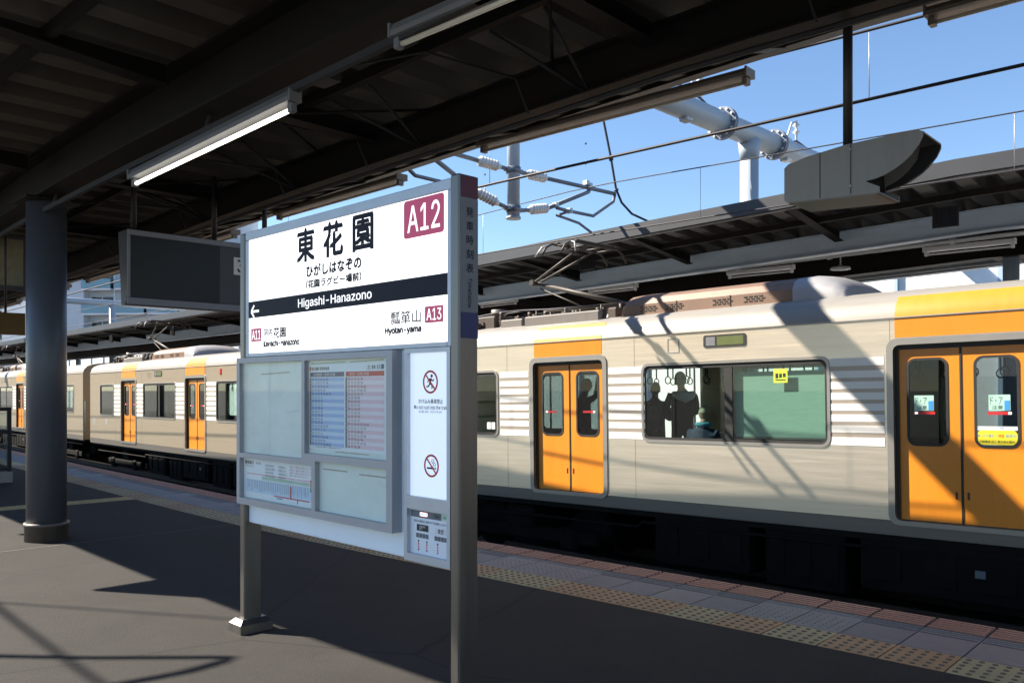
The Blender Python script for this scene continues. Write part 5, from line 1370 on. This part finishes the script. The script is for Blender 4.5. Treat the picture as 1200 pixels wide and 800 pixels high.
apartment("apartment_building", "pale apartment block with balconies farther right under the departure display", -33.5, 112, R(-6), 16, 12, 7, 3.0, M['apt2'], 'balcony')
apartment("office_block", "pale block at the far left edge beyond the round column", -76, 122, R(-4), 9, 12, 6, 3.0, M['apt2'], 'plain')
mst = uthing("line_mast", "pale cross beam and mast of the far overhead line portal beyond the round column", "line portal", -42, 10.2, 0)
mb = MB(); mb.tube([(0, -9, 6.2), (0, 4, 6.2)], .16, 12); mb.tube([(0, 0, -1.4), (0, 0, 6.2)], .16, 12); mb.build("mast", M['portal'], mst)
for y in (-6.8,): 
    mb = MB(); mb.tube([(0, y, 4.0), (0, y, 6.1)], .08, 8); mb.build("drop_post", M['column'], mst)

# ================================================================== PASSENGERS (car frame of the nearest car, moved into the world)
car_m = Matrix.Translation(car1.location) @ car1.rotation_euler.to_matrix().to_4x4()
def skin_body(name, nodes, edges, m, parent, sub=1):
    """nodes: (x, y, z, radius)"""
    me = bpy.data.meshes.new(name)
    me.from_pydata([n_[:3] for n_ in nodes], edges, [])
    o = bpy.data.objects.new("tmp", me); COL.objects.link(o)
    md = o.modifiers.new("s", 'SKIN'); md.use_smooth_shade = True
    for i, d in enumerate(me.skin_vertices[0].data):
        r = nodes[i][3]; d.radius = (r, r) if not isinstance(r, tuple) else r
        d.use_root = (i == 0)
    sb_ = o.modifiers.new("ss", 'SUBSURF'); sb_.levels = sub; sb_.render_levels = sub
    dg = bpy.context.evaluated_depsgraph_get()
    me2 = bpy.data.meshes.new_from_object(o.evaluated_get(dg)); bpy.data.objects.remove(o)
    me2.name = name; me2.materials.clear()
    for x in (m if isinstance(m, (list, tuple)) else [m]): me2.materials.append(x)
    for p in me2.polygons: p.use_smooth = True
    return mobj(name, me2, parent)
def head_geo(mb, c, r, yaw, tilt):
    """an ovoid head with brow, nose, chin and ears, facing +y turned by yaw"""
    mt = Matrix.Translation(c) @ Matrix.Rotation(yaw, 4, 'Z') @ Matrix.Rotation(tilt, 4, 'X')
    bm = bmesh.new(); bmesh.ops.create_uvsphere(bm, u_segments=20, v_segments=14, radius=1.0)
    for v in bm.verts:
        p = v.co
        x, y, z = p.x * .78, p.y * .95, p.z * 1.18
        if z < -.3: k = 1 - .30 * min(1, (-.3 - z) / .8); x *= k; y = y * (.95 if y > 0 else .8)
        if y > .5 and abs(x) < .16 and -.25 < z < .15: y += .16 * (1 - abs(x) / .16)
        if y > .4 and .08 < z < .32 and .16 < abs(x) < .5: y -= .07
        if y > .4 and -.55 < z < -.42 and abs(x) < .3: y -= .05
        v.co = Vector((x, y, z)) * r
    for s_ in (-1, 1):
        q = bmesh.ops.create_uvsphere(bm, u_segments=8, v_segments=6, radius=r * .2)
        for v in q['verts']: v.co = Vector((v.co.x * .4 + s_ * r * .78, v.co.y * .8 - r * .05, v.co.z * 1.3))
    bm.verts.index_update()
    mb.add([mt @ v.co for v in bm.verts], [[v.index for v in f.verts] for f in bm.faces], True); bm.free()
    return mt
def cap_geo(mt, r, kind):
    mb = MB(); b0 = 0; n_ = 20; rings = []
    zlo = {'cap': -.02, 'beanie': .05, 'hair': -.15}[kind]
    for j in range(7):
        a = (j / 6) * math.pi / 2
        zz = zlo + (1.27 - zlo) * math.sin(a); rr_ = math.cos(a) ** .8 if j < 6 else .02
        for k in range(n_):
            q = 2 * math.pi * k / n_
            back_ = 1.0
            y = math.sin(q); drop = 0
            if kind == 'hair' and j == 0: drop = -.55 if y < .2 else .35
            if kind == 'cap' and j == 0: drop = .05 * y
            mb.v.append(mt @ (Vector((math.cos(q) * .86 * rr_, y * 1.04 * rr_ - .02, zz + drop)) * r))
    for j in range(6):
        for k in range(n_):
            k2 = (k + 1) % n_; mb.f.append((j * n_ + k, j * n_ + k2, (j + 1) * n_ + k2, (j + 1) * n_ + k)); mb.sm.append(True)
    mb.f.append(tuple(6 * n_ + k for k in range(n_))); mb.sm.append(True)
    if kind == 'cap':
        vs = [mt @ (Vector((x, y, z)) * r) for x, y, z in ((-.7, .75, .22), (-.5, 1.45, .08), (0, 1.62, .06), (.5, 1.45, .08), (.7, .75, .22), (0, .9, .24))]
        vs += [p - Vector((0, 0, .012)) for p in vs]
        b0 = len(mb.v); mb.v += vs
        for f in ((0, 1, 2, 5), (5, 2, 3, 4), (6, 11, 8, 7), (11, 10, 9, 8), (0, 6, 7, 1), (1, 7, 8, 2), (2, 8, 9, 3), (3, 9, 10, 4)): mb.f.append(tuple(b0 + i for i in f)); mb.sm.append(False)
    if kind == 'beanie':
        mb2 = []
    return mb
def hand_nodes(nodes, edges, wi, wrist, d, up, side, curl=.5):
    """palm plus five separate fingers grown from the wrist node"""
    d = d.normalized(); side = (side - d * side.dot(d)).normalized(); up = side.cross(d)
    palm = wrist + d * .055; nodes.append((*palm, .024)); pi_ = len(nodes) - 1; edges.append((wi, pi_))
    for k, (off, ln) in enumerate(((-.030, .062), (-.010, .072), (.010, .068), (.029, .054))):
        b = palm + d * .035 + side * off; nodes.append((*b, .0095)); bi = len(nodes) - 1; edges.append((pi_, bi))
        c = b + (d * (1 - curl * .3) - up * curl * .6).normalized() * ln * .55; nodes.append((*c, .0085)); edges.append((bi, len(nodes) - 1)); ci = len(nodes) - 1
        e = c + (d * (1 - curl) - up * curl).normalized() * ln * .5; nodes.append((*e, .0075)); edges.append((ci, len(nodes) - 1))
    b = wrist + d * .03 - side * .032 - up * .005; nodes.append((*b, .011)); bi = len(nodes) - 1; edges.append((wi, bi))
    c = b + (d - side * .6 - up * .4).normalized() * .045; nodes.append((*c, .0095)); edges.append((bi, len(nodes) - 1))
def person(label, x, y, yaw, h, top, legs, head_kind, head_mat, arms, bow=.35, seated=False, zf=.10, extra=None):
    """car frame position; yaw 0 looks along +y (away from the camera side). arms: for each side (elbow, wrist) in body axes"""
    t = thing("person", label, "person", (0, 0, 0))
    t.matrix_world = car_m @ Matrix.Translation((x, y, zf)) @ Matrix.Rotation(yaw, 4, 'Z')
    s = h / 1.72
    hip = .47 + .02 if seated else .90 * s
    nodes = [(0, 0, hip, (.15 * s, .115 * s)), (0, .01, hip + .22 * s, (.145 * s, .11 * s)), (0, .0, hip + .40 * s, (.175 * s, .12 * s)), (0, -.01, hip + .505 * s, (.10 * s, .085 * s)), (0, .015 + .04 * bow, hip + .585 * s, (.055 * s, .058 * s))]
    edges = [(0, 1), (1, 2), (2, 3), (3, 4)]
    for k, sd_ in enumerate((-1, 1)):
        nodes.append((sd_ * .185 * s, -.005, hip + .455 * s, .066 * s)); a = len(nodes) - 1; edges.append((2, a))
        el, wr = arms[k]
        nodes.append((el[0] * s, el[1] * s, hip + el[2] * s, .050 * s)); b = len(nodes) - 1; edges.append((a, b))
        nodes.append((wr[0] * s, wr[1] * s, hip + wr[2] * s, .032 * s)); c = len(nodes) - 1; edges.append((b, c))
        W = Vector(nodes[c][:3]); E_ = Vector(nodes[b][:3])
        hand_nodes(nodes, edges, c, W, W - E_, Vector((0, 0, 1)), Vector((sd_ * -1.0, .2, .1)))
        nodes.append((sd_ * .095 * s, .0, hip - .04, .092 * s)); l0 = len(nodes) - 1; edges.append((0, l0))
        if seated:
            pts = [(sd_ * .11, .44, hip - .0, .068), (sd_ * .11, .47, .10, .045), (sd_ * .11, .60, .045, .038)]
        else:
            pts = [(sd_ * .10, .02, .48 * s, .066), (sd_ * .10, .0, .10, .043), (sd_ * .11, .15, .045, .036)]
        for q in pts:
            nodes.append((q[0] * s, q[1] * s, q[2], q[3] * s)); edges.append((l0, len(nodes) - 1)); l0 = len(nodes) - 1
    # head as a further part of the same chain would blur its face; it is joined to the neck in the body mesh
    body = skin_body("body", nodes, edges, [top, legs, M['skin']], t, 1)
    hc = Vector((0, .045 + .07 * bow, hip + .70 * s))
    mb = MB(); r = .098 * s
    mt = head_geo(mb, hc, r, 0, -bow * .9)
    mb.tube([(0, .02 + .03 * bow, hip + .54 * s), hc - Vector((0, .015, .05))], [.055 * s, .05 * s], 10)
    b0 = len(body.data.vertices)
    bm = bmesh.new(); bm.from_mesh(body.data)
    wz = {}
    for f in bm.faces:
        c = f.calc_center_median()
        f.material_index = 1 if c.z < hip - .02 else 0
        for nd in nodes:
            if nd[3] in (.024, .0095, .0085, .0075, .011) and (Vector(nd[:3]) - c).length < .04: f.material_index = 2
    vs = [bm.verts.new(p) for p in mb.v]
    for f in mb.f:
        try:
            ff = bm.faces.new([vs[i] for i in f]); ff.material_index = 2; ff.smooth = True
        except ValueError: pass
    bm.to_mesh(body.data); bm.free()
    cap_geo(mt, r, head_kind).build({'cap': "cap", 'beanie': "beanie", 'hair': "hair"}[head_kind], head_mat, t)
    eyes = MB()
    for sx in (-1, 1):
        c = mt @ (Vector((sx * .30, .84, .12)) * r); eyes.lathe(c + Vector((0, -.004, 0)), c + Vector((0, .004, 0)), [(0, .008), (1, .010)], 8)
    c = mt @ (Vector((0, .86, -.50)) * r); eyes.bbox(c.x - .02, c.x + .02, c.y - .004, c.y + .004, c.z - .004, c.z + .004, .002)
    props(eyes.build("face_marks", M['hair'], t), kind='stuff')
    if extra: extra(t, hip, s)
    return t
hold = [((-.25, .10, .20), (-.10, .30, .26)), ((.25, .10, .20), (.10, .30, .26))]
down = [((-.24, .0, .18), (-.22, .10, -.04)), ((.24, .0, .18), (.22, .10, -.04))]
reach = [((-.30, .12, .52), (-.20, .18, .80)), ((.24, .04, .18), (.20, .16, .02))]
def hood(t, hip, s):
    mb = MB(); mb.tube([(-.15 * s, -.04, hip + .50 * s), (-.10 * s, -.12, hip + .47 * s), (0, -.15, hip + .44 * s), (.10 * s, -.12, hip + .47 * s), (.15 * s, -.04, hip + .50 * s)], [.035, .065, .085, .065, .035], 10); mb.build("hood", M['pale_cloth'], t)
    nape(t, hip, s)
    mb = MB(); mb.bbox(.0, .03, .33, .34, hip + .20, hip + .34, .004); mb.build("phone", M['black'], t)
def nape(t, hip, s):
    hc = Vector((0, .045, hip + .70 * s)); mb = MB()
    mb.lathe(hc + Vector((0, -.035 * s, -.085 * s)), hc + Vector((0, -.02 * s, .03 * s)), [(0, .035 * s), (.3, .062 * s), (.7, .074 * s), (1, .07 * s)], 12); mb.build("hair", M['hair'], t)
def scarf(t, hip, s):
    mb = MB(); mb.tube([(.09 * s * math.cos(k * math.pi / 6), .02 + .09 * s * math.sin(k * math.pi / 6), hip + .56 * s) for k in range(13)], .032, 8); mb.build("scarf", M['teal'], t)
person("standing passenger in black with grey cap and pale hood, head bowed over a phone", -4.27, 1.45, R(50), 1.79, M['cloth_black'], M['cloth_black'], 'cap', M['cap_grey'], hold, .55, extra=hood)
person("standing passenger in dark clothes carrying a backpack at the left edge of the train window", -4.80, 1.50, R(25), 1.64, M['cloth_brown'], M['cloth_black'], 'hair', M['hair'], hold, .45, extra=nape)
person("seated passenger in a beige beanie and teal scarf, back to the train window", -3.24, .31, R(8), 1.66, M['cloth_navy'], M['cloth_grey'], 'beanie', M['beanie'], hold, .2, True, extra=scarf)
person("dark standing passenger with a raised arm behind the right leaf of the middle orange door", -6.02, 1.25, R(-70), 1.72, M['cloth_black'], M['cloth_black'], 'hair', M['hair'], reach, .1)
def pack(x, y, yaw, zf, label, m):
    t = thing("backpack", label, "backpack"); t.matrix_world = car_m @ Matrix.Translation((x, y, zf)) @ Matrix.Rotation(yaw, 4, 'Z')
    bm = bmesh.new(); bmesh.ops.create_cube(bm, size=1.0)
    bmesh.ops.subdivide_edges(bm, edges=bm.edges[:], cuts=3, use_grid_fill=True)
    for v in bm.verts:
        p = v.co; k = 1 - .25 * (abs(p.z) * 2) ** 3; v.co = Vector((p.x * .32 * (1 - .2 * (abs(p.z) * 2) ** 4) * (1 - .12 * (abs(p.y) * 2) ** 2), p.y * .17 * k, p.z * .44 * (1 - .1 * (abs(p.x) * 2) ** 2)))
    bm.verts.index_update(); mb = MB(); mb.add([v.co.copy() for v in bm.verts], [[v.index for v in f.verts] for f in bm.faces], True); bm.free(); mb.build("bag", m, t)
    mb = MB(); mb.bbox(-.12, .12, -.12, -.07, -.16, .04, .025); mb.build("front_pocket", m, t)
    for s_ in (-1, 1):
        mb = MB(); mb.tube([(s_ * .10, .07, .19), (s_ * .115, .16, .22), (s_ * .12, .27, .12), (s_ * .13, .27, -.02), (s_ * .12, .10, -.15)], .014, 6); mb.build("strap", m, t)
pack(-4.77, 1.30, R(10), 1.16, "worn dark backpack on the passenger at the left edge of the train window", M['pack'])

# ================================================================== SERVICE PIPES AND BOXES UNDER THE NEAR CANOPY
cp = thing("canopy_conduits", "dark service pipes and junction boxes fixed along the girder of the near canopy", "conduit", PC(0, -2.7, 3.9))
for v, z, rr_ in ((-2.72, 3.93, .022), (-2.64, 3.90, .016), (-1.20, 3.70, .020)):
    mb = MB(); mb.tube([PC(-30 + k, v, z) for k in range(42)], rr_, 6); mb.build("pipe", M['conduit'], cp, world=True)
for uu in (5.2, 3.4, 1.1, -.9, -2.3, -4.6, -7.2):
    c0 = PC(uu, -2.68, 3.84); mt = Matrix.Translation(c0) @ Matrix.Rotation(rotz(uu), 4, 'Z')
    mb = MB(); mb.box(-.10, .10, -.06, .06, -.07, .07, mt); mb.build("junction_box", M['conduit'], cp, world=True)
    mb = MB(); mb.tube([PC(uu + .1, -2.68, 3.84), PC(uu + .5, -2.2, 3.98), PC(uu + .55, -1.3, 4.02), PC(uu + .6, -1.2, 3.75)], .010, 6); mb.build("branch_cable", M['conduit'], cp, world=True)
for uu in (4.6, 2.2, .35, -1.6, -3.6):
    mb = MB(); mb.tube([PC(uu, -1.05, 3.80), PC(uu - .25, -1.9, 4.10)], .014, 6); mb.tube([PC(uu, -1.05, 3.80), PC(uu + .25, -1.9, 4.10)], .014, 6); mb.build("stay_rod", M['conduit'], cp, world=True)
